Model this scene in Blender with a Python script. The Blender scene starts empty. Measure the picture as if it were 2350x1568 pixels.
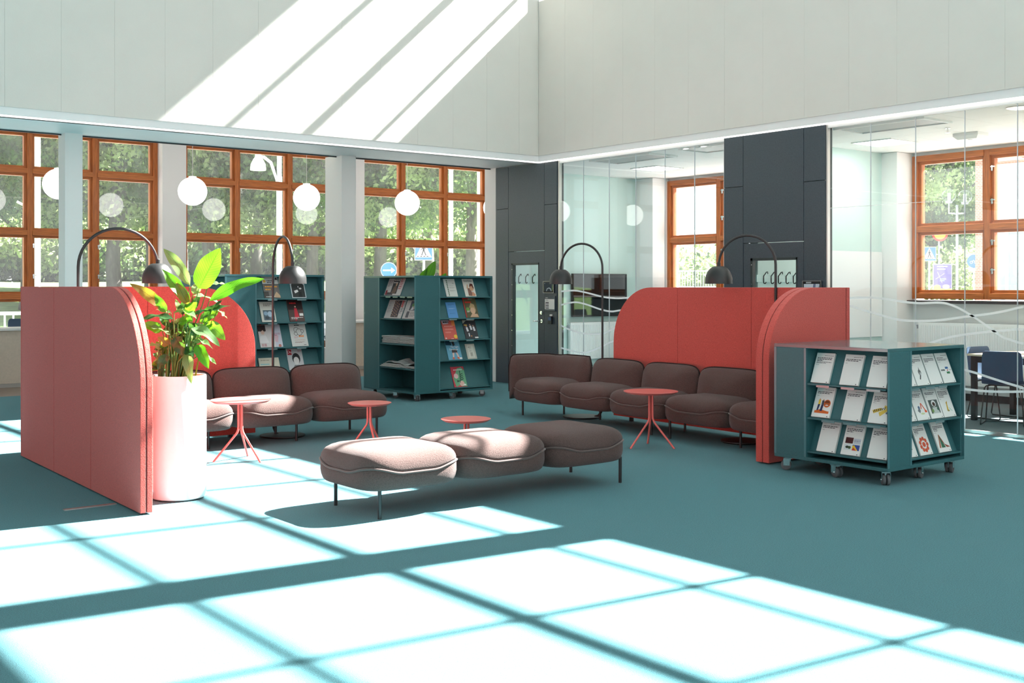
import bpy, math, random
from mathutils import Vector, Matrix
R = random.Random(7)
sc = bpy.context.scene
COL = sc.collection
PI = math.pi

# ------------------------------------------------------------------ camera, sky, sun, exposure
cam_d = bpy.data.cameras.new('camera')
cam_d.sensor_width = 36.0
cam_d.lens = 39.77
cam_d.shift_y = -0.0536
cam_d.clip_end = 400
cam = bpy.data.objects.new('camera', cam_d)
cam.location = (0, 0, 1.5)
cam.rotation_euler = (PI / 2, 0, -math.radians(38.233))
COL.objects.link(cam)
sc.camera = cam

world = bpy.data.worlds.new('sky'); sc.world = world
world.use_nodes = True
bg = world.node_tree.nodes['Background']
bg.inputs[0].default_value = (0.97, 0.975, 0.97, 1)
bg.inputs[1].default_value = 1.0

SUN_DIR = Vector((-1.0, 0.095, -0.93)).normalized()
sun_d = bpy.data.lights.new('sun', 'SUN')
sun_d.energy = 47.0
sun_d.color = (1.0, 0.965, 0.91)
sun_d.angle = math.radians(0.53)
sun = bpy.data.objects.new('sun', sun_d)
sun.location = (40, 0, 40)
sun.rotation_euler = SUN_DIR.to_track_quat('-Z', 'Y').to_euler()
COL.objects.link(sun)

vs = sc.view_settings
sc.display_settings.display_device = 'sRGB'
vs.view_transform = 'Standard'
vs.look = 'None'
vs.gamma = 1.0
vs.exposure = 0.60
vs.use_curve_mapping = False
sc.cycles.use_denoising = True
sc.cycles.max_bounces = 10
sc.cycles.diffuse_bounces = 5
sc.cycles.transparent_max_bounces = 32
sc.cycles.caustics_reflective = False
sc.cycles.caustics_refractive = False
sc.cycles.sample_clamp_indirect = 6.0

# ------------------------------------------------------------------ materials
def lin(c):
    c = c / 255.0
    return c / 12.92 if c <= 0.04045 else ((c + 0.055) / 1.055) ** 2.4
def srgb(r, g, b): return (lin(r), lin(g), lin(b))

MATS = {}
def mat(name, col, rough=0.6, metal=0.0, spec=0.5, var=None, bump=None, sheen=0.0, emit=None, coat=0.0, stretch=None):
    """procedural principled surface: var=(scale, amount) tint noise, bump=(scale, strength)"""
    if name in MATS: return MATS[name]
    m = bpy.data.materials.new(name); m.use_nodes = True
    nt = m.node_tree; p = nt.nodes['Principled BSDF']
    p.inputs['Base Color'].default_value = (*col, 1)
    p.inputs['Roughness'].default_value = rough
    p.inputs['Metallic'].default_value = metal
    p.inputs['Specular IOR Level'].default_value = spec
    if sheen:
        p.inputs['Sheen Weight'].default_value = sheen
        p.inputs['Sheen Roughness'].default_value = 0.5
    if coat:
        p.inputs['Coat Weight'].default_value = coat
        p.inputs['Coat Roughness'].default_value = 0.08
    if emit:
        p.inputs['Emission Color'].default_value = (*emit[0], 1)
        p.inputs['Emission Strength'].default_value = emit[1]
    if var or bump:
        tc = nt.nodes.new('ShaderNodeTexCoord')
        mp = nt.nodes.new('ShaderNodeMapping')
        if stretch: mp.inputs['Scale'].default_value = stretch
        nt.links.new(tc.outputs['Object'], mp.inputs['Vector'])
    if var:
        n = nt.nodes.new('ShaderNodeTexNoise'); n.inputs['Scale'].default_value = var[0]
        n.inputs['Detail'].default_value = 6
        r = nt.nodes.new('ShaderNodeValToRGB')
        a = var[1]
        r.color_ramp.elements[0].position = 0.3; r.color_ramp.elements[1].position = 0.7
        r.color_ramp.elements[0].color = (*[c * (1 - a) for c in col], 1)
        r.color_ramp.elements[1].color = (*[min(1, c * (1 + a)) for c in col], 1)
        nt.links.new(mp.outputs['Vector'], n.inputs['Vector'])
        nt.links.new(n.outputs['Fac'], r.inputs['Fac'])
        nt.links.new(r.outputs['Color'], p.inputs['Base Color'])
    if bump:
        n2 = nt.nodes.new('ShaderNodeTexNoise'); n2.inputs['Scale'].default_value = bump[0]
        n2.inputs['Detail'].default_value = 3
        b = nt.nodes.new('ShaderNodeBump'); b.inputs['Strength'].default_value = bump[1]
        b.inputs['Distance'].default_value = 0.01
        nt.links.new(mp.outputs['Vector'], n2.inputs['Vector'])
        nt.links.new(n2.outputs['Fac'], b.inputs['Height'])
        nt.links.new(b.outputs['Normal'], p.inputs['Normal'])
    MATS[name] = m
    return m

def glass_mat(name, tint=(0.97, 1.0, 0.99), ior=1.45, rough=0.0, haze=0.0):
    m = bpy.data.materials.new(name); m.use_nodes = True
    nt = m.node_tree; nt.nodes.clear()
    out = nt.nodes.new('ShaderNodeOutputMaterial')
    t = nt.nodes.new('ShaderNodeBsdfTransparent'); t.inputs[0].default_value = (*tint, 1)
    g = nt.nodes.new('ShaderNodeBsdfGlossy'); g.inputs['Roughness'].default_value = rough
    lw = nt.nodes.new('ShaderNodeLayerWeight'); lw.inputs['Blend'].default_value = 0.5
    pw = nt.nodes.new('ShaderNodeMath'); pw.operation = 'POWER'; pw.inputs[1].default_value = 5.0
    f0 = ((ior - 1) / (ior + 1)) ** 2
    f = nt.nodes.new('ShaderNodeMath'); f.operation = 'MULTIPLY_ADD'; f.inputs[1].default_value = 1 - f0; f.inputs[2].default_value = f0
    nt.links.new(lw.outputs['Facing'], pw.inputs[0]); nt.links.new(pw.outputs[0], f.inputs[0])
    mx = nt.nodes.new('ShaderNodeMixShader')
    nt.links.new(f.outputs[0], mx.inputs[0]); nt.links.new(t.outputs[0], mx.inputs[1]); nt.links.new(g.outputs[0], mx.inputs[2])
    last = mx.outputs[0]
    if haze:   # streaky dust film on the outer panes, mixed in to veil the view with pale haze
        tl = nt.nodes.new('ShaderNodeBsdfTranslucent'); tl.inputs[0].default_value = (0.85, 0.87, 0.9, 1)
        tc = nt.nodes.new('ShaderNodeTexCoord'); mp = nt.nodes.new('ShaderNodeMapping'); mp.inputs['Scale'].default_value = (2.2, 2.2, 0.7)
        nz = nt.nodes.new('ShaderNodeTexNoise'); nz.inputs['Scale'].default_value = 1.6; nz.inputs['Detail'].default_value = 5
        ml = nt.nodes.new('ShaderNodeMath'); ml.operation = 'MULTIPLY'; ml.inputs[1].default_value = haze * 2
        m2 = nt.nodes.new('ShaderNodeMixShader')
        nt.links.new(tc.outputs['Object'], mp.inputs[0]); nt.links.new(mp.outputs[0], nz.inputs[0]); nt.links.new(nz.outputs['Fac'], ml.inputs[0])
        nt.links.new(ml.outputs[0], m2.inputs[0]); nt.links.new(last, m2.inputs[1]); nt.links.new(tl.outputs[0], m2.inputs[2]); last = m2.outputs[0]
    nt.links.new(last, out.inputs[0])
    MATS[name] = m
    return m

def leaf_mat(name, col, trans, vein=True, tw=0.45, rough=0.35):
    m = bpy.data.materials.new(name); m.use_nodes = True
    nt = m.node_tree; p = nt.nodes['Principled BSDF']; out = nt.nodes['Material Output']
    p.inputs['Base Color'].default_value = (*col, 1); p.inputs['Roughness'].default_value = rough
    tr = nt.nodes.new('ShaderNodeBsdfTranslucent'); tr.inputs[0].default_value = (*trans, 1)
    mx = nt.nodes.new('ShaderNodeMixShader'); mx.inputs[0].default_value = tw
    nt.links.new(p.outputs[0], mx.inputs[1]); nt.links.new(tr.outputs[0], mx.inputs[2]); nt.links.new(mx.outputs[0], out.inputs[0])
    tc = nt.nodes.new('ShaderNodeTexCoord')
    if vein:
        sp = nt.nodes.new('ShaderNodeSeparateXYZ'); nt.links.new(tc.outputs['UV'], sp.inputs[0])
        def mth(op, a, b=None):
            n = nt.nodes.new('ShaderNodeMath'); n.operation = op
            for i, v in enumerate((a, b)):
                if v is None: continue
                if isinstance(v, (int, float)): n.inputs[i].default_value = v
                else: nt.links.new(v, n.inputs[i])
            return n.outputs[0]
        ac = mth('ABSOLUTE', mth('SUBTRACT', sp.outputs['Y'], 0.5))
        ph = mth('SUBTRACT', mth('MULTIPLY', sp.outputs['X'], 100.0), mth('MULTIPLY', ac, 40.0))
        wv = mth('MULTIPLY', mth('ADD', mth('SINE', ph), 1.0), 0.5)
        rib = mth('LESS_THAN', ac, 0.025)
        fac = mth('MAXIMUM', mth('MULTIPLY', mth('POWER', wv, 3.0), 0.45), mth('MULTIPLY', rib, 0.8))
        for sh, c in ((p.inputs['Base Color'], col), (tr.inputs[0], trans)):
            mc = nt.nodes.new('ShaderNodeMixRGB'); nt.links.new(fac, mc.inputs[0])
            mc.inputs[1].default_value = (*c, 1); mc.inputs[2].default_value = (*[v * 0.45 for v in c], 1)
            nt.links.new(mc.outputs[0], sh)
    else:
        n = nt.nodes.new('ShaderNodeTexNoise'); n.inputs['Scale'].default_value = 0.55; n.inputs['Detail'].default_value = 5
        nt.links.new(tc.outputs['Object'], n.inputs['Vector'])
        for sh, c in ((p.inputs['Base Color'], col), (tr.inputs[0], trans)):
            r = nt.nodes.new('ShaderNodeValToRGB'); nt.links.new(n.outputs['Fac'], r.inputs['Fac'])
            r.color_ramp.elements[0].position = 0.35; r.color_ramp.elements[1].position = 0.65
            r.color_ramp.elements[0].color = (*[v * 0.55 for v in c], 1); r.color_ramp.elements[1].color = (*[min(1, v * 1.45) for v in c], 1)
            nt.links.new(r.outputs['Color'], sh)
    MATS[name] = m
    return m

def brick_mat(name):
    m = bpy.data.materials.new(name); m.use_nodes = True
    nt = m.node_tree; p = nt.nodes['Principled BSDF']; p.inputs['Roughness'].default_value = 0.85
    tc = nt.nodes.new('ShaderNodeTexCoord'); mp = nt.nodes.new('ShaderNodeMapping')
    mp.inputs['Rotation'].default_value = (0, PI / 2, PI / 2)
    b = nt.nodes.new('ShaderNodeTexBrick'); b.inputs['Scale'].default_value = 4.0
    b.inputs['Color1'].default_value = (0.40, 0.15, 0.10, 1); b.inputs['Color2'].default_value = (0.50, 0.22, 0.15, 1)
    b.inputs['Mortar'].default_value = (0.55, 0.5, 0.45, 1); b.inputs['Mortar Size'].default_value = 0.02
    nt.links.new(tc.outputs['Object'], mp.inputs[0]); nt.links.new(mp.outputs[0], b.inputs[0]); nt.links.new(b.outputs['Color'], p.inputs['Base Color'])
    MATS[name] = m
    return m

M_carpet = mat('teal_carpet', (0.068, 0.207, 0.238), 0.95, spec=0.12, var=(160, 0.30), bump=(220, 0.7), sheen=0.12)
M_greycarpet = mat('grey_carpet', (0.13, 0.165, 0.18), 0.95, spec=0.15, var=(120, 0.35), bump=(160, 0.6))
M_plank = mat('brown_floor', (0.20, 0.15, 0.12), 0.55, var=(6, 0.25), stretch=(1, 6, 1))
M_wall = mat('white_wall_panel', (0.685, 0.665, 0.61), 0.75, spec=0.25, var=(3, 0.015), bump=(90, 0.05))
M_white = mat('white_paint', (0.82, 0.82, 0.81), 0.6, spec=0.3, var=(2, 0.01))
M_pillar = mat('warm_pillar_paint', (0.86, 0.81, 0.78), 0.6, spec=0.3, var=(2, 0.01))
M_pinkwhite = mat('pale_pier_paint', (0.78, 0.745, 0.73), 0.7, spec=0.3, var=(2, 0.01))
M_ceil = mat('white_ceiling_tile', (0.85, 0.85, 0.84), 0.9, spec=0.2, bump=(300, 0.05))
M_mint = mat('mint_wall', (0.60, 0.75, 0.72), 0.7, spec=0.3, var=(2, 0.01))
M_dark = mat('dark_grey_panel', (0.046, 0.062, 0.078), 0.38, spec=0.45, var=(60, 0.12), bump=(400, 0.03))
M_darkframe = mat('dark_door_frame', (0.018, 0.03, 0.032), 0.4)
M_teal = mat('teal_laminate', (0.030, 0.118, 0.130), 0.5, spec=0.4, var=(80, 0.06))
M_tealtop = mat('teal_gloss_top', (0.030, 0.118, 0.130), 0.16, spec=0.5)
M_tealedge = mat('teal_edge_band', (0.06, 0.17, 0.19), 0.3, spec=0.5)
M_red = mat('red_felt', (0.56, 0.090, 0.074), 0.95, spec=0.15, var=(130, 0.16), bump=(180, 0.5), sheen=0.2)
M_redseam = mat('dark_red_joint', (0.11, 0.02, 0.018), 0.95)
M_black = mat('black_metal', (0.012, 0.013, 0.014), 0.42, spec=0.5)
M_matblack = mat('matt_black_lacquer', (0.012, 0.012, 0.012), 0.42, spec=0.55)
M_sofa = mat('brown_wool', (0.094, 0.057, 0.051), 0.95, spec=0.12, var=(150, 0.24), bump=(200, 0.55), sheen=0.15)
M_pipe = mat('brown_piping', (0.10, 0.066, 0.06), 0.9, spec=0.12, sheen=0.3)
M_pipedark = mat('dark_brown_piping', (0.03, 0.02, 0.019), 0.9, spec=0.12)
M_coral = mat('coral_lacquer', (0.70, 0.15, 0.13), 0.3, spec=0.4)
M_pot = mat('white_gloss_planter', (0.68, 0.67, 0.67), 0.16, spec=0.5)
M_soil = mat('dark_soil', (0.03, 0.02, 0.014), 0.95, bump=(60, 1.0))
M_alu = mat('brushed_aluminium', (0.62, 0.60, 0.57), 0.35, metal=1.0)
M_chrome = mat('chrome', (0.8, 0.8, 0.8), 0.15, metal=1.0)
M_rubber = mat('grey_rubber', (0.10, 0.105, 0.11), 0.7)
M_woodv = mat('orange_wood_upright', (0.44, 0.125, 0.028), 0.45, spec=0.4, var=(9, 0.27), stretch=(6, 6, 0.5))
M_woodh = mat('orange_wood_rail', (0.46, 0.135, 0.03), 0.45, spec=0.4, var=(9, 0.27), stretch=(0.5, 0.5, 8))
M_globe = mat('opal_globe', (0.9, 0.9, 0.88), 0.3, emit=((1.0, 0.97, 0.93), 5.0))
M_led = mat('led_strip', (0.9, 0.9, 0.9), 0.5, emit=((1.0, 0.95, 0.88), 1.5))
M_panel_light = mat('light_diffuser', (0.9, 0.9, 0.9), 0.5, emit=((1.0, 0.97, 0.93), 13.0))
M_vent = mat('perforated_vent', (0.42, 0.43, 0.43), 0.5, var=(400, 0.3))
M_paper = mat('white_paper', (0.80, 0.80, 0.77), 0.6, spec=0.3)
M_pages = mat('page_edges', (0.66, 0.65, 0.61), 0.8, spec=0.2, var=(500, 0.12))
M_news = mat('newsprint', (0.60, 0.58, 0.56), 0.85, spec=0.15, var=(40, 0.1))
M_beige = mat('beige_counter_front', (0.60, 0.50, 0.41), 0.6, var=(30, 0.05))
M_countertop = mat('white_counter_top', (0.82, 0.81, 0.79), 0.35)
M_blue = mat('navy_shell', (0.035, 0.07, 0.13), 0.55, spec=0.4, bump=(300, 0.1))
M_lightblue = mat('blue_grey_shell', (0.08, 0.14, 0.24), 0.5, spec=0.4)
M_birch = mat('birch_top', (0.66, 0.52, 0.36), 0.4, var=(4, 0.08), stretch=(8, 1, 1))
M_steelblack = mat('black_steel_tube', (0.014, 0.012, 0.012), 0.45)
M_radiator = mat('white_radiator', (0.84, 0.84, 0.83), 0.35)
M_slate = mat('dark_slate_sill', (0.028, 0.03, 0.033), 0.5, var=(30, 0.2))
M_palepane = mat('pale_reflecting_pane', (0.40, 0.50, 0.48), 0.05, spec=0.8)  # pale green base colour stands in for reflected greenery
M_screen = mat('dark_tv_screen', (0.008, 0.009, 0.011), 0.04, spec=0.6)
M_wbgloss = mat('whiteboard_gloss', (0.84, 0.86, 0.86), 0.08, spec=0.5)
M_vinyl = mat('white_vinyl_line', (0.88, 0.9, 0.9), 0.6)
_nt = M_vinyl.node_tree; _p = _nt.nodes['Principled BSDF']; _t = _nt.nodes.new('ShaderNodeBsdfTranslucent'); _t.inputs[0].default_value = (0.95, 0.96, 0.97, 1)
_m = _nt.nodes.new('ShaderNodeAddShader'); _nt.links.new(_p.outputs[0], _m.inputs[0]); _nt.links.new(_t.outputs[0], _m.inputs[1]); _nt.links.new(_m.outputs[0], _nt.nodes['Material Output'].inputs[0])
_p.inputs['Base Color'].default_value = (0.5, 0.51, 0.51, 1); _t.inputs[0].default_value = (0.48, 0.49, 0.5, 1)
M_label = mat('clear_label_holder', (0.16, 0.24, 0.25), 0.15, spec=0.6)
M_glass = glass_mat('clear_glass')
M_glasscl = glass_mat('clerestory_glass', (0.97, 0.99, 1.0), 1.5)
M_glasswin = glass_mat('window_glass', (0.97, 0.99, 1.0), 1.5, haze=0.035)
M_glasseast = glass_mat('sunny_window_glass', (0.97, 0.99, 1.0), 1.5, haze=0.009)
M_leafbright = leaf_mat('bright_leaf', (0.08, 0.26, 0.02), (0.11, 0.38, 0.01), tw=0.55)
M_leaf = leaf_mat('green_leaf', (0.055, 0.17, 0.02), (0.25, 0.55, 0.02))
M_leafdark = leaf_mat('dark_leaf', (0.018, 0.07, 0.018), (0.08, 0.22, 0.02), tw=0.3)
M_leafpale = leaf_mat('pale_leaf', (0.13, 0.22, 0.10), (0.35, 0.55, 0.12), rough=0.22)  # pale underside colour, also standing in for white highlights on the leaves
M_leafbrown = leaf_mat('bronze_leaf', (0.11, 0.075, 0.018), (0.45, 0.40, 0.03))
M_stem = mat('green_stem', (0.09, 0.16, 0.03), 0.5)
M_tree = leaf_mat('tree_leaf', (0.085, 0.14, 0.055), (0.17, 0.27, 0.07), vein=False, tw=0.4, rough=0.6)
M_tree2 = leaf_mat('tree_leaf_light', (0.27, 0.33, 0.16), (0.45, 0.54, 0.22), vein=False, tw=0.4, rough=0.6)
M_bark = mat('grey_bark', (0.10, 0.085, 0.075), 0.9, var=(5, 0.35), bump=(12, 1.0), stretch=(3, 3, 0.6))
M_grass = mat('lawn_grass', (0.13, 0.22, 0.06), 0.95, var=(2.0, 0.3), bump=(40, 1.0))
M_asphalt = mat('pale_asphalt', (0.32, 0.32, 0.33), 0.9, var=(8, 0.1), bump=(100, 0.3))
M_ext_white = mat('white_outdoor_paint', (0.75, 0.76, 0.80), 0.5)
M_ext_grey = mat('grey_outdoor_metal', (0.34, 0.35, 0.38), 0.5)
M_signblue = mat('sign_blue', (0.035, 0.16, 0.55), 0.5)
M_signwhite = mat('sign_white', (0.8, 0.8, 0.8), 0.5)
M_signblack = mat('sign_black', (0.01, 0.01, 0.012), 0.5)
M_brick = brick_mat('red_brick')
M_facade = mat('grey_facade', (0.42, 0.44, 0.48), 0.7, var=(3, 0.08))
PAINT = {}
def paint(rgb):
    k = tuple(rgb)
    if k not in PAINT: PAINT[k] = mat('print_%d_%d_%d' % k, srgb(*rgb), 0.5, spec=0.3)
    return PAINT[k]

# ------------------------------------------------------------------ geometry helpers
OFF = {}
class MB:
    """collects polygons; build() links them as one mesh object"""
    def __init__(s, M=None): s.v = []; s.f = []; s.mi = []; s.M = M; s.uv = None
    def add(s, vs_, fs, mi=0):
        n = len(s.v)
        s.v += [Vector(p) for p in vs_]
        s.f += [tuple(i + n for i in f) for f in fs]; s.mi += [mi] * len(fs)
        return s
    def box(s, x0, x1, y0, y1, z0, z1, mi=0):
        return s.add([(x0, y0, z0), (x1, y0, z0), (x1, y1, z0), (x0, y1, z0), (x0, y0, z1), (x1, y0, z1), (x1, y1, z1), (x0, y1, z1)],
                     [(0, 3, 2, 1), (4, 5, 6, 7), (0, 1, 5, 4), (1, 2, 6, 5), (2, 3, 7, 6), (3, 0, 4, 7)], mi)
    def rings(s, rs, close=True, cap0=True, cap1=True, mi=0):
        n = len(rs[0]); vs_ = [p for r in rs for p in r]; fs = []
        for k in range(len(rs) - 1):
            for i in range(n if close else n - 1):
                j = (i + 1) % n
                fs.append((k * n + i, k * n + j, (k + 1) * n + j, (k + 1) * n + i))
        if cap0: fs.append(tuple(range(n - 1, -1, -1)))
        if cap1: fs.append(tuple((len(rs) - 1) * n + i for i in range(n)))
        return s.add(vs_, fs, mi)
    def tube(s, pts, r, n=8, closed=False, mi=0):
        pts = [Vector(p) for p in pts]; m = len(pts); rs = []; up = None
        for i, p in enumerate(pts):
            if closed: t = (pts[(i + 1) % m] - pts[i - 1]).normalized()
            else: t = (pts[min(i + 1, m - 1)] - pts[max(i - 1, 0)]).normalized()
            if up is None:
                up = Vector((0, 0, 1)) if abs(t.z) < 0.9 else Vector((1, 0, 0))
            a = (up - t * up.dot(t))
            if a.length < 1e-4: a = Vector((0, 1, 0)) - t * t.y
            a.normalize(); b = t.cross(a); up = a
            rr = r[i] if isinstance(r, (list, tuple)) else r
            rs.append([p + (a * math.cos(2 * PI * k / n) + b * math.sin(2 * PI * k / n)) * rr for k in range(n)])
        if closed:
            rs.append(rs[0]); return s.rings(rs, cap0=False, cap1=False, mi=mi)
        return s.rings(rs, mi=mi)
    def lathe(s, cx, cy, prof, n=24, cap0=True, cap1=True, mi=0):
        return s.rings([[(cx + r * math.cos(2 * PI * k / n), cy + r * math.sin(2 * PI * k / n), z) for k in range(n)] for r, z in prof], cap0=cap0, cap1=cap1, mi=mi)
    def sphere(s, c, r, n=24, m=12, mi=0):
        return s.lathe(c[0], c[1], [(max(1e-4, r * math.sin(PI * k / m)), c[2] - r * math.cos(PI * k / m)) for k in range(m + 1)], n, mi=mi)
    def prism(s, poly, axis, a0, a1, mi=0):
        """poly of (p,q): axis 'x' -> (y,z), 'y' -> (x,z), 'z' -> (x,y), extruded from a0 to a1"""
        def P(p, q, a): return {'x': (a, p, q), 'y': (p, a, q), 'z': (p, q, a)}[axis]
        return s.rings([[P(p, q, a0) for p, q in poly], [P(p, q, a1) for p, q in poly]], mi=mi)
    def frame(s, x0, x1, z0, z1, w, y0, y1, mi=0):
        """rectangular frame in the x-z plane"""
        s.box(x0, x0 + w, y0, y1, z0, z1, mi); s.box(x1 - w, x1, y0, y1, z0, z1, mi)
        s.box(x0 + w, x1 - w, y0, y1, z0, z0 + w, mi); return s.box(x0 + w, x1 - w, y0, y1, z1 - w, z1, mi)
    def build(s, name, mats, parent=None, smooth=False, bevel=0.0, angle=40):
        off = OFF.get(parent.name, Vector()) if parent else Vector()
        me = bpy.data.meshes.new(name)
        vs_ = [((s.M @ p) if s.M else p) - off for p in s.v]
        me.from_pydata([tuple(p) for p in vs_], [], s.f)
        if not isinstance(mats, (list, tuple)): mats = [mats]
        for m in mats: me.materials.append(m)
        if len(mats) > 1: me.polygons.foreach_set('material_index', s.mi)
        if s.uv:
            ul = me.uv_layers.new(name='UVMap')
            for lp in me.loops: ul.data[lp.index].uv = s.uv[lp.vertex_index]
        if smooth:
            me.polygons.foreach_set('use_smooth', [True] * len(me.polygons))
            if angle < 180: me.set_sharp_from_angle(angle=math.radians(angle))
        me.update()
        o = bpy.data.objects.new(name, me); COL.objects.link(o)
        if parent: o.parent = parent; OFF[o.name] = off
        else: OFF[o.name] = Vector()
        if bevel:
            b = o.modifiers.new('edge', 'BEVEL'); b.width = bevel; b.segments = 2; b.limit_method = 'ANGLE'
        return o

def thing(name, label, cat, loc=(0, 0, 0), group=None):
    o = bpy.data.objects.new(name, None); COL.objects.link(o)
    o.location = loc; OFF[o.name] = Vector(loc)
    o['label'] = label; o['category'] = cat
    if group: o['group'] = group
    return o
def tag(o, label, cat, group=None, kind=None):
    o['label'] = label; o['category'] = cat
    if group: o['group'] = group
    if kind: o['kind'] = kind
    return o
def struct(name, loc=(0, 0, 0)):
    o = bpy.data.objects.new(name, None); COL.objects.link(o); o.location = loc; OFF[o.name] = Vector(loc); o['kind'] = 'structure'; return o
def smesh(name, mb, m, **k):
    o = mb.build(name, m, **k); o['kind'] = 'structure'; return o
def dup(root, loc, label=None, group=None):
    r = root.copy(); COL.objects.link(r); r.location = loc; OFF[r.name] = Vector(loc)
    if label: r['label'] = label
    if group: r['group'] = group
    for ch in list(root.children):
        c = ch.copy(); COL.objects.link(c); c.parent = r
        for g in list(ch.children):
            d = g.copy(); COL.objects.link(d); d.parent = c
    return r
def text_part(name, body, size, M, m, parent, align='CENTER'):
    cu = bpy.data.curves.new(name, 'FONT'); cu.body = body; cu.size = size; cu.align_x = align; cu.align_y = 'CENTER'
    cu.extrude = 0.0002; cu.materials.append(m)
    tmp = bpy.data.objects.new('tmp', cu); me = bpy.data.meshes.new_from_object(tmp); me.name = name
    bpy.data.objects.remove(tmp)
    if not me.materials: me.materials.append(m)
    o = bpy.data.objects.new(name, me); COL.objects.link(o); o.parent = parent
    MM = M.copy(); MM.translation = MM.translation - OFF.get(parent.name, Vector())
    o.matrix_local = MM
    return o

# ------------------------------------------------------------------ room shell
smesh('floor', MB().box(-8, 10.86, -8, 16.4, -0.12, 0).box(10.86, 14.4, 14.15, 16.4, -0.12, 0), M_carpet)
smesh('floor', MB().box(-8, 14.4, 16.4, 18.75, -0.12, 0.0), M_plank)
smesh('floor', MB().box(10.862, 13.95, -3, 13.8, -0.12, 0.0), M_greycarpet)
smesh('ceiling', MB().box(-6, 11.2, -8, 13.3, 9.3, 9.5), M_white)
smesh('ceiling', MB().box(-6, 10.9, 13.085, 14.3, 3.37, 3.5).box(-6, 10.9, 14.22, 14.3, 3.5, 4.06), M_white)           # soffit
smesh('ceiling', MB().box(-6, 14.4, 14.3, 19.3, 4.05, 4.2).box(10.9, 14.4, 14.15, 14.3, 4.05, 4.2), M_white)
smesh('trim_1', MB().box(-6, 10.85, 14.285, 14.297, 3.352, 3.37), M_slate)  # dark strip coloured to stand in for shade in the soffit gap

smesh('wall_end_added', MB().box(-6.2, -6.0, -8, 13.3, 0, 5.4), M_white)  # unseen wall, added to cut the skylight from this side
smesh('wall_end_added', MB().box(-6.2, -6.0, -8, 13.3, 9.0, 9.3), M_white)
ce = struct('window_added')  # unseen clerestory, added to let in more neutral skylight
for k in range(10): MB().box(-6.15, -6.05, -8 + 2.3 * k, -7.94 + 2.3 * k, 5.4, 9.0).build('mullion', M_ext_white, ce)
MB().box(-6.11, -6.10, -8, 13.3, 5.4, 9.0).build('pane', M_glasscl, ce)
wl = struct('wall_left')
MB().box(-6, 10.83, 13.083, 13.3, 3.37, 9.3).build('backing', M_white, wl)
e = [10.8] + [10.43 - 0.596 * k for k in range(28)]
for a, b in zip(e[1:], e[:-1]):
    MB().box(a + 0.0008, b - 0.0008, 13.07, 13.084, 3.46, 9.3).build('panel', M_wall, wl)
wr = struct('wall_right')
MB().box(10.813, 10.92, -8, 13.09, 3.37, 5.77).build('backing', M_white, wr)
e = [13.066] + [12.463 - 0.606 * k for k in range(34)]
for b, a in zip(e[:-1], e[1:]):
    MB().box(10.80, 10.814, a + 0.0008, b - 0.0008, 3.46, 5.77).build('panel', M_wall, wr)
smesh('wall_right_top', MB().box(10.80, 10.95, -8, 13.09, 9.0, 9.3).box(10.80, 10.92, 13.05, 13.09, 5.77, 9.0), M_white)

# LED lines along the lower edges of both upper walls
led = tag(MB().box(-6, 10.81, 13.083, 13.105, 3.352, 3.3695).build('light_strip', M_led), 'thin glowing light line under the long white wall above the wood windows', 'light strip', 'light lines')
led2 = tag(MB().box(10.812, 10.8185, -3, 13.083, 3.351, 3.3695).build('light_strip', M_led), 'thin glowing light line over the glass partition and dark doors', 'light strip', 'light lines')

# clerestory over the right wall
cl = struct('window_6')
piers = [(-0.89, -0.45), (4.33, 4.77), (9.55, 9.99)]
mull = [0.82, 1.99 + 0.13, 3.25, 6.03, 7.21, 8.39, 10.86, 11.725]  # unseen; the last one is placed to shade the tall bookcase panel
bars = [(6.13, 6.165, 0.045), (7.04, 7.14, 0.06), (8.06, 8.12, 0.06)]
for a, b in piers: MB().box(10.80, 10.92, a, b, 5.77, 9.0).build('pier', M_white, cl)
for y in mull: MB().box(10.80, 10.85, y - 0.03, y + 0.03, 5.77, 9.0).build('mullion', M_ext_white, cl)
for z0, z1, d in bars: MB().box(10.80, 10.80 + d, -3, 13.05, z0, z1).build('transom', M_ext_white, cl)
ys = [-3.0] + sorted([p for q in piers for p in q] + mull) + [13.05]
for a, b in zip(ys[:-1], ys[1:]):
    if any(abs(a - p[0]) < 1e-6 for p in piers): continue
    MB().box(10.862, 10.868, a, b, 5.77, 9.0).build('pane', M_glasscl, cl)

# pillars in front of the window niche
for (x0, x1, y0, y1) in ((4.235, 4.445, 14.14, 14.40), (8.055, 8.29, 14.14, 14.62), (10.822, 11.04, 14.15, 14.44)):
    smesh('pillar', MB().box(x0, x1, y0, y1, 0, 3.38), M_pillar, bevel=0.004)
smesh('pillar', MB().box(13.55, 13.95, 8.79, 9.03, 0, 3.32), M_white)
smesh('pillar', MB().box(13.55, 13.95, 13.40, 13.8, 0, 3.32), M_white)

# niche walls
for q in ((-6, 2.0, 18.7, 19.3, 0, 4.05), (7.2, 7.62, 18.7, 19.3, 0, 4.05), (10.72, 11.15, 18.7, 19.3, 0, 4.05), (14.26, 14.4, 18.7, 19.3, 0, 4.05)):
    smesh('wall_far', MB().box(*q), M_pinkwhite)
for q in ((2.0, 7.2, 18.9, 19.3, 0, 0.34), (7.62, 10.72, 18.9, 19.3, 0, 0.34), (11.15, 14.26, 18.9, 19.3, 0, 0.34), (2.0, 7.2, 18.9, 19.3, 3.95, 4.05), (7.62, 10.72, 18.9, 19.3, 3.95, 4.05), (11.15, 14.26, 18.9, 19.3, 3.95, 4.05)):
    smesh('wall_below', MB().box(*q), M_white)
for q in ((14.3, 14.4, 14.15, 18.7, 0, 4.05), (11.04, 14.3, 13.96, 14.15, 0, 4.05)):
    smesh('wall_niche_end', MB().box(*q), M_white)

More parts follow.
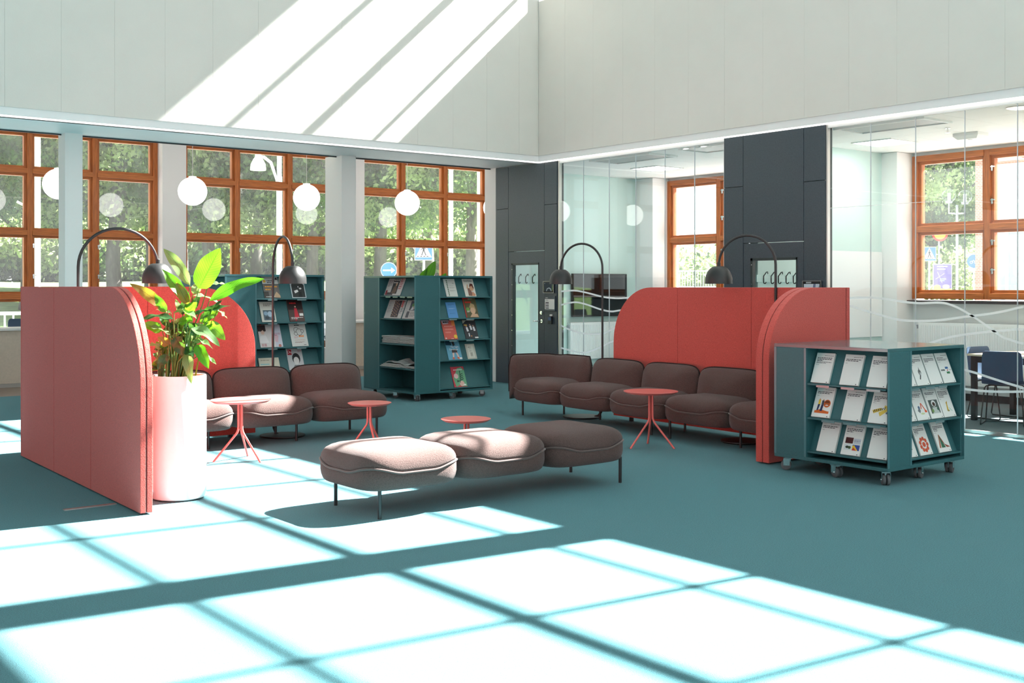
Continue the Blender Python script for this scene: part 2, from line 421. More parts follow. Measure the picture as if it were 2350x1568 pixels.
def wood_window(name, M, us, zs, latch=True, glass=None):
    """timber window: uprights, rails, one sash per opening with its pane; us/zs are member centre lines"""
    w = struct(name)
    hw = 0.04
    for i, u in enumerate(us):
        MB(M).box(u - hw, u + hw, -0.09, 0.06, zs[0] - hw, zs[-1] + hw).build('upright', M_woodv, w, bevel=0.004)
    for j, z in enumerate(zs):
        for a, b in zip(us[:-1], us[1:]):
            MB(M).box(a + hw, b - hw, -0.1, 0.06, z - hw, z + hw).build('rail', M_woodh, w, bevel=0.004)
    for i, (a, b) in enumerate(zip(us[:-1], us[1:])):
        for j, (c, d) in enumerate(zip(zs[:-1], zs[1:])):
            x0, x1, z0, z1 = a + hw, b - hw, c + hw, d - hw
            s = MB(M).box(x0, x0 + 0.04, -0.05, 0.03, z0, z1).box(x1 - 0.04, x1, -0.05, 0.03, z0, z1).build('sash', M_woodv, w)
            MB(M).box(x0 + 0.04, x1 - 0.04, -0.05, 0.03, z0, z0 + 0.04).box(x0 + 0.04, x1 - 0.04, -0.05, 0.03, z1 - 0.04, z1).build('sash_rail', M_woodh, s)
            MB(M).box(x0 + 0.035, x1 - 0.035, -0.008, -0.003, z0 + 0.035, z1 - 0.035).build('pane', glass or M_glasswin, s)
            if latch and 0 < i and d - c > 0.7 and (j % 3 == 1 or len(zs) < 5 and j == 0):
                for zz in (z1 - 0.2, z0 + 0.25):
                    MB(M).box(x0 + 0.012, x0 + 0.028, -0.075, -0.05, zz, zz + 0.07).box(x0 + 0.005, x0 + 0.06, -0.085, -0.072, zz + 0.045, zz + 0.06).build('latch', M_chrome, w)
    return w
def W(x, y): return Matrix.Translation((x, y, 0))
ZW = [0.40, 1.34, 2.36, 3.345, 3.985]
wood_window('window_1', W(0, 19.0), [2.04, 3.07, 4.10, 5.12, 6.145, 7.16], ZW)
wood_window('window_2', W(0, 19.0), [7.66, 8.645, 9.685, 10.68], ZW)
wood_window('window_3', W(0, 19.0), [11.19, 12.16, 13.18, 14.22], ZW)
ME = Matrix(((0, 1, 0, 13.99), (-1, 0, 0, 0), (0, 0, 1, 0), (0, 0, 0, 1)))       # u = -Y, depth = +X
wood_window('window_4', ME, [-8.745, -7.705, -6.66, -5.62, -4.6], [1.375, 2.28, 3.24], glass=M_glasseast)
wood_window('window_5', ME, [-13.38, -12.27, -11.2, -10.15], [1.375, 2.28, 3.24], glass=M_glasseast)

# rooms behind the glass: outer wall, mint walls, ceiling tiles
for q in ((13.94, 14.2, -3, 14.15, 0, 1.315), (13.94, 14.2, -3, 4.55, 1.315, 3.4), (13.94, 14.2, 8.785, 10.11, 1.315, 3.4), (13.94, 14.2, 13.42, 14.15, 1.315, 3.4), (13.94, 14.2, 4.55, 8.785, 3.285, 3.4), (13.94, 14.2, 10.11, 13.42, 3.285, 3.4)):
    smesh('wall_outer', MB().box(*q), M_white)
for q in ((10.95, 13.95, 13.8, 13.955, 0, 3.4), (10.95, 13.95, 9.03, 9.15, 0, 3.4), (10.95, 13.95, 1.0, 1.1, 0, 3.4)):
    smesh('wall_mint', MB().box(*q), M_mint)
for q in ((13.92, 13.94, 1.1, 8.79, 0, 0.09), (10.95, 13.55, 9.015, 9.03, 0, 0.09), (13.92, 13.94, 9.15, 13.4, 0, 0.09), (10.95, 13.55, 13.785, 13.8, 0, 0.09)):
    smesh('baseboard_outer', MB().box(*q), M_slate)
for q in ((13.78, 13.95, 6.62, 8.93, 1.275, 1.315), (13.78, 13.95, 4.4, 6.61, 1.275, 1.315), (13.78, 13.95, 10.0, 13.39, 1.275, 1.315)):
    smesh('sill_outer', MB().box(*q), M_slate, bevel=0.004)
c2 = struct('ceiling_rooms')
MB().box(10.87, 14.2, -3, 14.15, 3.36, 3.6).build('slab', M_white, c2)
tile = None
for i in range(6):
    for j in range(23):
        x0, y0 = 10.96 + 0.6 * i, 0.0 + 0.6 * j
        if x0 > 13.9: continue
        x1 = min(x0 + 0.6, 13.94)
        MB().box(x0 + 0.002, x1 - 0.002, y0 + 0.002, min(y0 + 0.598, 13.8), 3.325, 3.36).build('tile', M_ceil, c2)

# dark wall panels with the two glazed doors
def dark_wall(name, y0, y1, ya, yb, zd, zs0, zs1):
    w = struct(name)
    g = 0.003
    MB().box(10.86, 10.95, y0, ya - 0.02, 0, 3.36).box(10.86, 10.95, yb + 0.02, y1, 0, 3.36).box(10.86, 10.95, ya - 0.02, yb + 0.02, zd + 0.02, 3.36).build('backing', M_darkframe, w)
    for a, b, c, d in ((y0, ya, 0.0, zs1), (y0, ya, zs1, 3.36), (yb, y1, 0.0, zs0), (yb, y1, zs0, 3.36), (ya, yb, zd, 3.36)):
        MB().box(10.82, 10.862, a + g, b - g, c + g, d - g).build('panel', M_dark, w, bevel=0.0015)
    return w
dark_wall('wall_dark', 12.665, 14.148, 12.955, 13.828, 2.04, 2.71, 2.72)
dark_wall('wall_dark', 7.945, 9.46, 8.245, 9.15, 2.03, 2.73, 2.72)

def glazed_door(name, ya, yb, ga, gb, zd, gz):
    d = struct(name)
    x0, x1 = 10.824, 10.875
    ds = MB().box(x0, x1, ya + 0.004, ga, 0.012, zd - 0.004).build('stile', M_dark, d)
    MB().box(x0, x1, gb, yb - 0.004, 0.012, zd - 0.004).build('stile', M_dark, d)
    MB().box(x0, x1, ga, gb, gz, zd - 0.004).build('rail', M_dark, d)
    MB().box(x0, x1, ga, gb, 0.012, 0.16).build('rail', M_dark, d)
    b = MB()
    for (a, c, e_, f) in ((ga - 0.002, ga + 0.018, 0.15, gz + 0.01), (gb - 0.03, gb + 0.002, 0.15, gz + 0.01), (ga, gb, gz - 0.02, gz + 0.01), (ga, gb, 0.15, 0.17)):
        b.box(x0 - 0.003, x1 + 0.003, a, c, e_, f)
    b.build('glazing_bead', M_darkframe, d)
    MB().box(10.85, 10.858, ga + 0.01, gb - 0.01, 0.16, gz - 0.01).build('pane', M_glass, d)
    for k in range(7):
        MB().box(x0 - 0.006, x0, gb - 0.022, gb - 0.012, 0.35 + 0.235 * k, 0.36 + 0.235 * k).build('screw', M_chrome, d)
    h = MB(); h.tube([(x0 - 0.001, ya + 0.06, 0.985), (x0 - 0.055, ya + 0.06, 0.985), (x0 - 0.06, ya + 0.07, 0.985), (x0 - 0.06, ya + 0.19, 0.982)], 0.009)
    h.tube([(x0 + 0.001, ya + 0.06, 0.985), (x0 - 0.01, ya + 0.06, 0.985)], 0.026, 16)
    h.build('handle', M_chrome, ds, smooth=True)
    k = MB(); k.tube([(x0 + 0.001, ya + 0.06, 1.11), (x0 - 0.018, ya + 0.06, 1.11)], 0.026, 16); k.tube([(x0 - 0.017, ya + 0.06, 1.11), (x0 - 0.03, ya + 0.06, 1.11)], 0.014, 10)
    k.build('lock', M_chrome, ds, smooth=True)
    return d
glazed_door('door_1', 12.955, 13.828, 13.085, 13.75, 2.04, 1.85)
glazed_door('door_2', 8.245, 9.15, 8.34, 9.035, 2.03, 1.835)

# frameless glass partition with white wave lines
gw = struct('wall_glazed')
segs = ([12.63, 12.13, 11.591, 11.063, 10.515, 9.988, 9.475], [7.925, 7.376, 6.824, 6.26, 5.701, 5.14, 4.58, 4.02, 3.46, 2.9, 2.34, 1.78, 1.22])
for sg in segs:
    for b, a in zip(sg[:-1], sg[1:]):
        MB().box(10.86, 10.87, a + 0.003, b - 0.003, 0.035, 3.32).build('pane', M_glass, gw)
    for y in sg[1:-1]: MB().box(10.859, 10.871, y - 0.003, y + 0.003, 0.035, 3.32).build('joint', M_ext_white, gw)
    MB().box(10.845, 10.885, sg[-1], sg[0], 0.0, 0.035).build('floor_channel', M_alu, gw)
    MB().box(10.84, 10.885, sg[-1], sg[0], 3.315, 3.358).build('head_channel', M_white, gw)
    MB().box(10.835, 10.885, sg[0], sg[0] + 0.03, 0.0, 3.358).build('post', M_alu, gw)
    MB().box(10.835, 10.885, sg[-1] - 0.015, sg[-1], 0.0, 3.358).build('post', M_white, gw)
def catmull(pts, n=8):
    out = []
    for i in range(len(pts) - 1):
        p0 = pts[max(i - 1, 0)]; p1 = pts[i]; p2 = pts[i + 1]; p3 = pts[min(i + 2, len(pts) - 1)]
        for k in range(n):
            t = k / n
            out.append(tuple(0.5 * ((2 * b) + (-a + c) * t + (2 * a - 5 * b + 4 * c - d) * t * t + (-a + 3 * b - 3 * c + d) * t ** 3) for a, b, c, d in zip(p0, p1, p2, p3)))
    out.append(tuple(pts[-1])); return out
waves = [[(7.9, 1.36), (7.433, 1.379), (7.202, 1.367), (6.998, 1.34), (6.789, 1.324), (6.536, 1.332), (6.388, 1.302), (6.243, 1.237), (6.054, 1.125), (5.87, 1.004), (5.779, 0.973), (5.602, 0.936), (5.2, 0.95), (4.5, 1.1)],
 [(7.9, 1.35), (7.35, 1.212), (7.159, 1.168), (6.998, 1.139), (6.789, 1.134), (6.536, 1.149), (6.243, 1.192), (6.007, 1.223), (5.824, 1.257), (5.602, 1.308), (5.0, 1.4), (4.4, 1.35)],
 [(7.4, 0.7), (7.0, 0.78), (6.636, 0.909), (6.437, 0.971), (6.243, 1.009), (6.007, 1.043), (5.824, 1.062), (5.602, 1.077), (5.0, 1.02), (4.4, 0.85)],
 [(7.6, 0.75), (6.8, 0.74), (6.219, 0.635), (6.054, 0.597), (5.87, 0.552), (5.69, 0.512), (5.602, 0.497), (5.0, 0.5)],
 [(7.6, 0.5), (6.8, 0.46), (6.219, 0.444), (6.007, 0.441), (5.824, 0.45), (5.602, 0.471), (5.0, 0.55)],
 [(12.62, 1.43), (12.332, 1.443), (12.096, 1.419), (11.774, 1.365), (11.55, 1.342), (11.245, 1.345), (10.6, 1.4), (9.5, 1.3)],
 [(12.62, 1.23), (12.332, 1.273), (12.096, 1.251), (11.774, 1.181), (11.55, 1.154), (11.331, 1.176), (10.6, 1.25), (9.5, 1.2)],
 [(12.62, 0.93), (12.428, 0.873), (12.096, 0.827), (11.729, 0.839), (11.418, 0.933), (10.8, 1.05), (9.5, 1.0)],
 [(12.62, 0.60), (12.143, 0.55), (11.774, 0.641), (11.462, 0.745), (10.8, 0.8), (9.5, 0.7)]]
for wv in waves:
    pts = catmull(wv); b = MB(); hw = 0.012
    b.rings([[(10.8585, y, z - hw), (10.8595, y, z - hw), (10.8595, y, z + hw), (10.8585, y, z + hw)] for y, z in pts])
    b.build('wave_line', M_vinyl, gw)
MB().box(10.8585, 10.8595, 6.53, 7.92, 2.395, 2.4).build('wave_line', M_vinyl, gw)

# ------------------------------------------------------------------ red acoustic screens
def frame2d(ox, oy, dx, dy):
    """local x along (dx,dy), local y = z cross x, local z up"""
    l = math.hypot(dx, dy); dx /= l; dy /= l
    return Matrix(((dx, -dy, 0, ox), (dy, dx, 0, oy), (0, 0, 1, 0), (0, 0, 0, 1)))

def screen(M, L, seams, rad, z0, h, label, th=0.1, foot=None):
    o = M @ Vector((L / 2, th / 2, 0)); root = thing('acoustic_screen', label, 'screen', (o.x, o.y, 0), 'red felt acoustic screens')
    edges = [0.0] + seams + [L]
    def prof(a, b, s=0.0):
        p = [(a, z0 + s), (b, z0 + s)]
        if b > L - 1e-6:
            p[1] = (L - s, z0 + s)
            n = 16
            for k in range(n + 1):
                t = PI / 2 * k / n
                p.append((L - rad + (rad - s) * math.cos(t), h - rad + (rad - s) * math.sin(t)))
            p.append((a, h - s))
        else: p += [(b, h - s), (a, h - s)]
        return p
    lay = th / 2 - 0.004
    for a, b in zip(edges[:-1], edges[1:]):
        aa = a + (0.0018 if a > 0 else 0); bb = b - (0.0018 if b < L - 1e-6 else 0)
        for y0, y1 in ((0, lay), (th - lay, th)):
            p = prof(aa, bb if b < L - 1e-6 else L)
            MB(M).prism(p, 'y', y0, y1).build('felt_panel', M_red, root, bevel=0.004)
    MB(M).prism(prof(0.004, L, 0.006), 'y', 0.006, th - 0.006).build('core', M_redseam, root)
    if foot:
        b = MB()
        for (x0, x1, y0, y1) in foot: b.box(x0, x1, y0, y1, 0, 0.007)
        b.build('foot_plate', M_alu, root)
    for x in (0.25, L - 0.25): MB(M).box(x - 0.02, x + 0.02, th / 2 - 0.015, th / 2 + 0.015, 0.0, z0 + 0.02).build('foot', M_black, root)
    return root
P1, P0 = (2.765, 10.50), (2.672, 7.325)
LA = math.hypot(P1[0] - P0[0], P1[1] - P0[1])
screen(frame2d(P1[0], P1[1], P0[0] - P1[0], P0[1] - P1[1]), LA, [0.03, 1.08, 2.08], 0.66, 0.012, 1.5, 'red felt screen beside the white planter, seen from its outer side, one corner rounded', 0.082, foot=[(2.33, 2.68, 7.79, 7.83)])
screen(frame2d(2.86, 10.545, 1, 0), 2.16, [0.53, 1.06], 0.62, 0.03, 1.5, 'red felt screen with a rounded corner behind the sofa and the leafy plant')
CF = (8.63, 6.15); CT = (8.805, 9.325)
LC = math.hypot(CT[0] - CF[0], CT[1] - CF[1])
Mc = frame2d(CF[0], CF[1], CT[0] - CF[0], CT[1] - CF[1]) @ Matrix.Translation((0, -0.1, 0))
screen(Mc, LC, [1.10, 2.14], 0.62, 0.05, 1.492, 'long red felt screen standing behind the five-seat sofa near the glass partition')
screen(frame2d(8.62, 6.28, -1, 0), 1.03, [], 0.62, 0.012, 1.492, 'short red felt screen at the sofa end, behind the low bookcase', 0.14)

# ------------------------------------------------------------------ cushioned sofas and bench
def sgn(v): return 1 if v >= 0 else -1
def squircle(n_ang, n):
    out = []
    for k in range(n_ang):
        f = 2 * PI * k / n_ang + PI / n_ang
        # denser towards the corners
        f = f - 0.10 * math.sin(4 * f)
        c, s = math.cos(f), math.sin(f)
        a, b = sgn(c) * abs(c) ** (2 / n), sgn(s) * abs(s) ** (2 / n)
        m = min(1, min(abs(a), abs(b)) / 0.86); m = max(0, (m - 0.35) / 0.65)
        out.append((a, b, m * m * (3 - 2 * m)))
    return out
def seat_module(M, x0, x1, y0, y1, root, top=0.45):
    sq = squircle(72, 4.6)
    cx, cy, hx, hy = (x0 + x1) / 2, (y0 + y1) / 2, (x1 - x0) / 2 - 0.002, (y1 - y0) / 2
    def seam(c): return 0.292 + 0.040 * c
    def ring(s, zf, d=0.0): return [(cx + (hx * s - d) * a, cy + (hy * s - d) * b, zf(c)) for a, b, c in sq]
    base = [ring(0.02, lambda c: 0.18), ring(1.0, lambda c: 0.18, 0.045), ring(1.0, lambda c: 0.186, 0.028), ring(1.0, lambda c: 0.20, 0.014), ring(1.0, lambda c: 0.23, 0.004),
            ring(1.0, lambda c: 0.26, 0.0), ring(1.0, lambda c: seam(c) - 0.008, 0.001), ring(1.0, lambda c: seam(c) + 0.002, 0.012)]
    MB(M).rings(base, cap1=False).build('seat_base', M_sofa, root, smooth=True, angle=180)
    prof = [(0.97, 0.0), (0.992, 0.04), (0.995, 0.14), (0.985, 0.28), (0.962, 0.44), (0.92, 0.60), (0.85, 0.745), (0.74, 0.87), (0.56, 0.955), (0.33, 0.99), (0.02, 1.0)]
    cu = [ring(s, (lambda t: (lambda c: (seam(c) + 0.004) * (1 - t) + top * t))(t)) for s, t in prof]
    c = MB(M).rings(cu, cap0=False).build('seat_cushion', M_sofa, root, smooth=True, angle=180)
    MB(M).tube(ring(1.002, lambda c: seam(c)), 0.0075, 8, closed=True).build('piping', M_pipe, c, smooth=True)
def back_module(M, x0, x1, yf, yr, z0, z1, root):
    z0 = 0.27
    sq = squircle(64, 5.2)
    cx, cz, hx, hz = (x0 + x1) / 2, (z0 + z1) / 2, (x1 - x0) / 2 - 0.003, (z1 - z0) / 2
    d = yr - yf
    def lean(z): return (z - 0.36) * 0.17
    def ring(s, y): return [(cx + hx * s * a, y + lean(cz + hz * s * b), cz + hz * s * b) for a, b, c in sq]
    pr = [(0.02, 0.0), (0.4, 0.012 * d / 0.2), (0.62, 0.035 * d / 0.2), (0.80, 0.065 * d / 0.2), (0.91, 0.095 * d / 0.2), (0.975, 0.13 * d / 0.2), (0.99, 0.155 * d / 0.2)]
    c = MB(M).rings([ring(s, yf + y) for s, y in pr], cap1=False).build('back_cushion', M_sofa, root, smooth=True, angle=180)
    pr2 = [(0.99, 0.155 * d / 0.2), (0.985, 0.175 * d / 0.2), (0.95, 0.19 * d / 0.2), (0.8, d), (0.02, d)]
    MB(M).rings([ring(s, yf + y) for s, y in pr2], cap0=False).build('back_shell', M_sofa, root, smooth=True, angle=180)
    MB(M).tube(ring(1.0, yf + 0.155 * d / 0.2), 0.0075, 8, closed=True).build('piping', M_pipedark, c, smooth=True)
def legs(M, pts, root):
    for x, y in pts:
        MB(M).tube([(x, y, 0), (x, y, 0.2)], 0.0125, 10).build('leg', M_black, root, smooth=True)

# bench
Mb = frame2d(3.715, 6.185, 1, 0)
bench = thing('bench', 'brown three-seat backless bench with pillowy cushions in the sunlit middle of the carpet', 'bench', (4.88, 6.57, 0))
for k in range(3): seat_module(Mb, 0.777 * k, 0.777 * (k + 1), 0, 0.77, bench, 0.452)
legs(Mb, [(0.13, 0.075), (0.135, 0.655), (2.29, 0.10), (2.315, 0.70)], bench)
MB(Mb).box(0.2, 2.13, 0.34, 0.38, 0.16, 0.19).build('rail', M_black, bench)

# left sofa (four seats in a row)
Ms = frame2d(2.86, 9.735, 1, 0)
sofa = thing('sofa', 'brown four-seat sofa partly behind the white planter, backs towards the tall bookcases', 'sofa', (4.5, 10.1, 0), 'brown cushioned sofas')
WL = [-0.0, 0.80, 1.62, 2.445, 3.29]
for a, b in zip(WL[:-1], WL[1:]):
    seat_module(Ms, a, b, 0, 0.70, sofa)
    back_module(Ms, a, b - (0.0 if b < 3 else 0.03), 0.44, 0.63, 0.36, 0.70, sofa)
legs(Ms, [(3.15, 0.105), (3.15, 0.645), (2.3, 0.645), (2.3, 0.2), (1.4, 0.2), (0.2, 0.105), (0.2, 0.645)], sofa)
MB(Ms).box(0.15, 3.15, 0.40, 0.44, 0.165, 0.19).build('rail', M_black, sofa)

# right sofa: corner module plus four seats
Mr = frame2d(8.13, 10.40, -0.044, -1)
sofb = thing('sofa', 'brown five-seat sofa with a wrap-around corner end, in front of the long red screen', 'sofa', (8.4, 8.5, 0), 'brown cushioned sofas')
WR = [-0.01, 0.87, 1.71, 2.54, 3.40, 4.10]
for i, (a, b) in enumerate(zip(WR[:-1], WR[1:])):
    seat_module(Mr, a, b, 0, 0.64, sofb)
    if i: back_module(Mr, a, b, 0.40, 0.585, 0.36, 0.695, sofb)
path = [(0.87, 0.43), (0.80, 0.43), (0.70, 0.43), (0.60, 0.43), (0.50, 0.43), (0.40, 0.425)]
for k in range(1, 8):
    t = PI / 2 * k / 7; path.append((0.38 - 0.22 * math.sin(t), 0.205 + 0.22 * math.cos(t)))
path += [(0.155, 0.16), (0.15, 0.12), (0.145, 0.07), (0.142, 0.03), (0.14, 0.005)]
cs = [(0.012, 0.30), (0.0, 0.40), (0.012, 0.50), (0.03, 0.58), (0.055, 0.64), (0.09, 0.685), (0.125, 0.702), (0.15, 0.70), (0.17, 0.68), (0.178, 0.60), (0.178, 0.45), (0.17, 0.30), (0.155, 0.19)]
rings, pipe = [], []
tot = len(path)
dist = [0.0]
for i in range(1, tot): dist.append(dist[-1] + math.dist(path[i], path[i - 1]))
for i in range(tot):
    a = path[max(i - 1, 0)]; b = path[min(i + 1, tot - 1)]
    tx, ty = b[0] - a[0], b[1] - a[1]; l = math.hypot(tx, ty); tx /= l; ty /= l
    nx, ny = ty, -tx
    nx, ny = -nx * -1, -ny * -1
    nx, ny = (ty, -tx)
    if i < tot / 2 and ny < 0: nx, ny = -nx, -ny
    if i >= tot / 2 and nx > 0: nx, ny = -nx, -ny
    e = min(dist[i], dist[-1] - dist[i]) / 0.09
    k = 1.0 if e >= 1 else 0.80 + 0.20 * math.sqrt(max(0, 1 - (1 - e) ** 2))
    kw = 1.0 if e >= 1 else 0.55 + 0.45 * math.sqrt(max(0, 1 - (1 - e) ** 2))
    mid = abs(dist[i] - dist[-1] * 0.52)
    if mid < 0.06: k *= 0.985
    r = []
    for o, z in cs:
        oo = 0.09 + (o - 0.09) * kw
        zz = 0.19 + (z - 0.19) * k
        r.append((path[i][0] + nx * oo, path[i][1] + ny * oo, zz))
    rings.append(r); pipe.append(r[7])
bc = MB(Mr).rings(rings).build('corner_back', M_sofa, sofb, smooth=True, angle=180)
endl = [Vector(p) for p in rings[-1][6:12]]
MB(Mr).tube([Vector(p) + Vector((0, 0, 0.006)) for p in pipe] + endl[2:], 0.0075, 8).build('piping', M_pipedark, bc, smooth=True)
legs(Mr, [(0.10, 0.145), (0.30, 0.60), (0.98, 0.58), (2.28, 0.16), (2.31, 0.60), (2.60, 0.11), (3.45, 0.2), (3.45, 0.55), (4.0, 0.2)], sofb)
MB(Mr).box(0.2, 4.0, 0.36, 0.40, 0.165, 0.19).build('rail', M_black, sofb)

# ------------------------------------------------------------------ coral side tables
def side_table(x, y, z, r, rf, a0, label):
    t = thing('side_table', label, 'table', (x, y, 0), 'coral side tables')
    MB().lathe(x, y, [(0.02, z - 0.022), (r - 0.03, z - 0.022), (r - 0.004, z - 0.006), (r, z - 0.002), (r - 0.003, z), (0.02, z)], 48).build('tabletop', M_coral, t, smooth=True, angle=30)
    MB().lathe(x, y, [(0.05, z - 0.035), (0.05, z - 0.02)], 20).build('mount', M_coral, t, smooth=True)
    for k in range(3):
        a = math.radians(a0 + 120 * k); c, s = math.cos(a), math.sin(a)
        pts = [(0.018, z - 0.03), (0.018, 0.30), (0.020, 0.27), (0.028, 0.245), (0.044, 0.222), (rf * 0.9, 0.028), (rf, 0.0)]
        MB().tube([(x + c * q, y + s * q, zz) for q, zz in pts], 0.0095, 10).build('leg', M_coral, t, smooth=True)
    return t
side_table(4.205, 9.125, 0.525, 0.258, 0.235, 50, 'taller coral round side table beside the white planter, before the left sofa')
side_table(7.56, 7.50, 0.525, 0.255, 0.235, 52, 'taller coral round side table before the five-seat sofa, beside the bench end')
side_table(5.33, 8.85, 0.45, 0.198, 0.2, 20, 'small low coral side table at the open end of the left sofa')
side_table(5.285, 7.30, 0.45, 0.2, 0.2, 80, 'small low coral side table half hidden behind the bench')

# ------------------------------------------------------------------ black arc floor lamps
def arc_lamp(pole, shade, base, label, top=1.995):
    t = thing('floor_lamp', label, 'lamp', (base[0], base[1], 0), 'black arc floor lamps')
    MB().lathe(base[0], base[1], [(0.01, 0.004), (0.215, 0.004), (0.225, 0.012), (0.222, 0.02), (0.01, 0.024)], 40).build('base', M_matblack, t, smooth=True, angle=30)
    px, py = pole; dx, dy = shade[0] - px, shade[1] - py; s = math.hypot(dx, dy); r = s / 2; zc = top - r * 1.0
    bx, by = base[0] - px, base[1] - py; bl = math.hypot(bx, by) or 1
    pts = [(px + bx / bl * 0.09, py + by / bl * 0.09, 0.018), (px + bx / bl * 0.05, py + by / bl * 0.05, 0.03), (px + bx / bl * 0.015, py + by / bl * 0.015, 0.07), (px, py, 0.13), (px, py, 0.9), (px, py, zc - 0.02)]
    n = 22
    for k in range(n + 1):
        f = PI * k / n
        pts.append((px + dx * (1 - math.cos(f)) / 2, py + dy * (1 - math.cos(f)) / 2, zc + r * math.sin(f)))
    zs = 1.70
    if zs < zc: pts.append((shade[0], shade[1], zs))
    MB().tube(pts, 0.0125, 12).build('pole', M_matblack, t, smooth=True)
    x, y = shade
    MB().lathe(x, y, [(0.017, zs - 0.01), (0.018, zs + 0.035), (0.013, zs + 0.04)], 14).build('neck', M_matblack, t, smooth=True)
    out = [(0.045, zs), (0.06, zs - 0.004), (0.085, zs - 0.022), (0.108, zs - 0.05), (0.124, zs - 0.085), (0.132, zs - 0.12), (0.134, zs - 0.172)]
    inn = [(r_ - 0.004, z_ - (0.003 if i < len(out) - 1 else 0)) for i, (r_, z_) in enumerate(out)]
    MB().lathe(x, y, [(0.002, zs)] + out + inn[::-1] + [(0.002, zs - 0.005)], 36).build('shade', M_matblack, t, smooth=True, angle=50)
    MB().sphere((x, y, zs - 0.09), 0.04, 14, 8).build('bulb', M_white, t, smooth=True)
    return t
arc_lamp((3.0, 9.66), (3.66, 9.61), (3.2, 9.64), 'black arc lamp rising behind the near red screen and above the planter leaves')
arc_lamp((5.19, 10.50), (5.10, 9.90), (5.20, 10.31), 'black arc lamp behind the left sofa, in front of the tall magazine bookcase')
arc_lamp((8.775, 9.475), (8.62, 10.02), (8.65, 9.68), 'black arc lamp at the corner end of the five-seat sofa, before the glass')
arc_lamp((8.66, 6.925), (8.46, 7.46), (8.50, 7.18), 'black arc lamp between the long and the short red screen')

# ------------------------------------------------------------------ planter with plants
PX, PY = 3.115, 7.78
pl = thing('planter', 'tall white glossy cylindrical planter beside the red screen', 'planter', (PX, PY, 0))
MB().lathe(PX, PY, [(0.01, 0.006), (0.178, 0.006), (0.188, 0.014), (0.19, 0.03), (0.19, 0.868), (0.187, 0.873), (0.176, 0.873), (0.173, 0.868), (0.172, 0.80), (0.01, 0.80)], 64).build('body', M_pot, pl, smooth=True, angle=40)
MB().lathe(PX, PY, [(0.01, 0.0), (0.172, 0.0), (0.172, 0.007), (0.01, 0.007)], 40).build('base_ring', M_black, pl)
MB().lathe(PX, PY, [(0.17, 0.80), (0.171, 0.84), (0.10, 0.852), (0.01, 0.855)], 32, cap0=False).build('soil', M_soil, pl, smooth=True)

RA = Vector((0.786, -0.618, 0)); FA = Vector((0.618, 0.786, 0)); UP = Vector((0, 0, 1))
def leaf_mesh(b, B, T, W, face, fold=0.3, droop=0.0, wave=0.012, n=11):
    """leaf blade from base B to tip T, widest W, face = rough normal"""
    B = Vector(B); T = Vector(T); ax = (T - B); L = ax.length; ax.normalize()
    side = ax.cross(face).normalized(); nor = side.cross(ax).normalized()
    rows = []; uv = []
    ph = R.random() * 6
    for i in range(n + 1):
        t = i / n
        w = W * 0.5 * (math.sin(PI * min(1, t ** 0.75)) ** 0.75 if t < 1 else 0) + 0.0008
        arch = math.sin(PI * t) * droop * L
        p = B + ax * (L * t) + UP * arch
        row = []
        for k, s in enumerate((-1, -0.55, 0, 0.55, 1)):
            q = p + side * (w * s) + nor * (abs(s) * w * fold + wave * s * math.sin(ph + t * 11) * (w / (W * 0.5 + 1e-6)))
            row.append(q); uv.append((t, 0.5 + s * 0.5))
        rows.append(row)
    if b.uv is None: b.uv = []
    b.uv += uv
    b.rings(rows, close=False, cap0=False, cap1=False)
    return b
K = 0.00071
def pp(cx, cy, d): return Vector((PX, PY, 0)) + RA * (cx * K - 0.3433) + FA * d + UP * (1.865 - cy * K)
lily = thing('peace_lily', 'large leafy green plant with long pointed leaves growing in the white planter', 'plant', (PX, PY, 0.855))
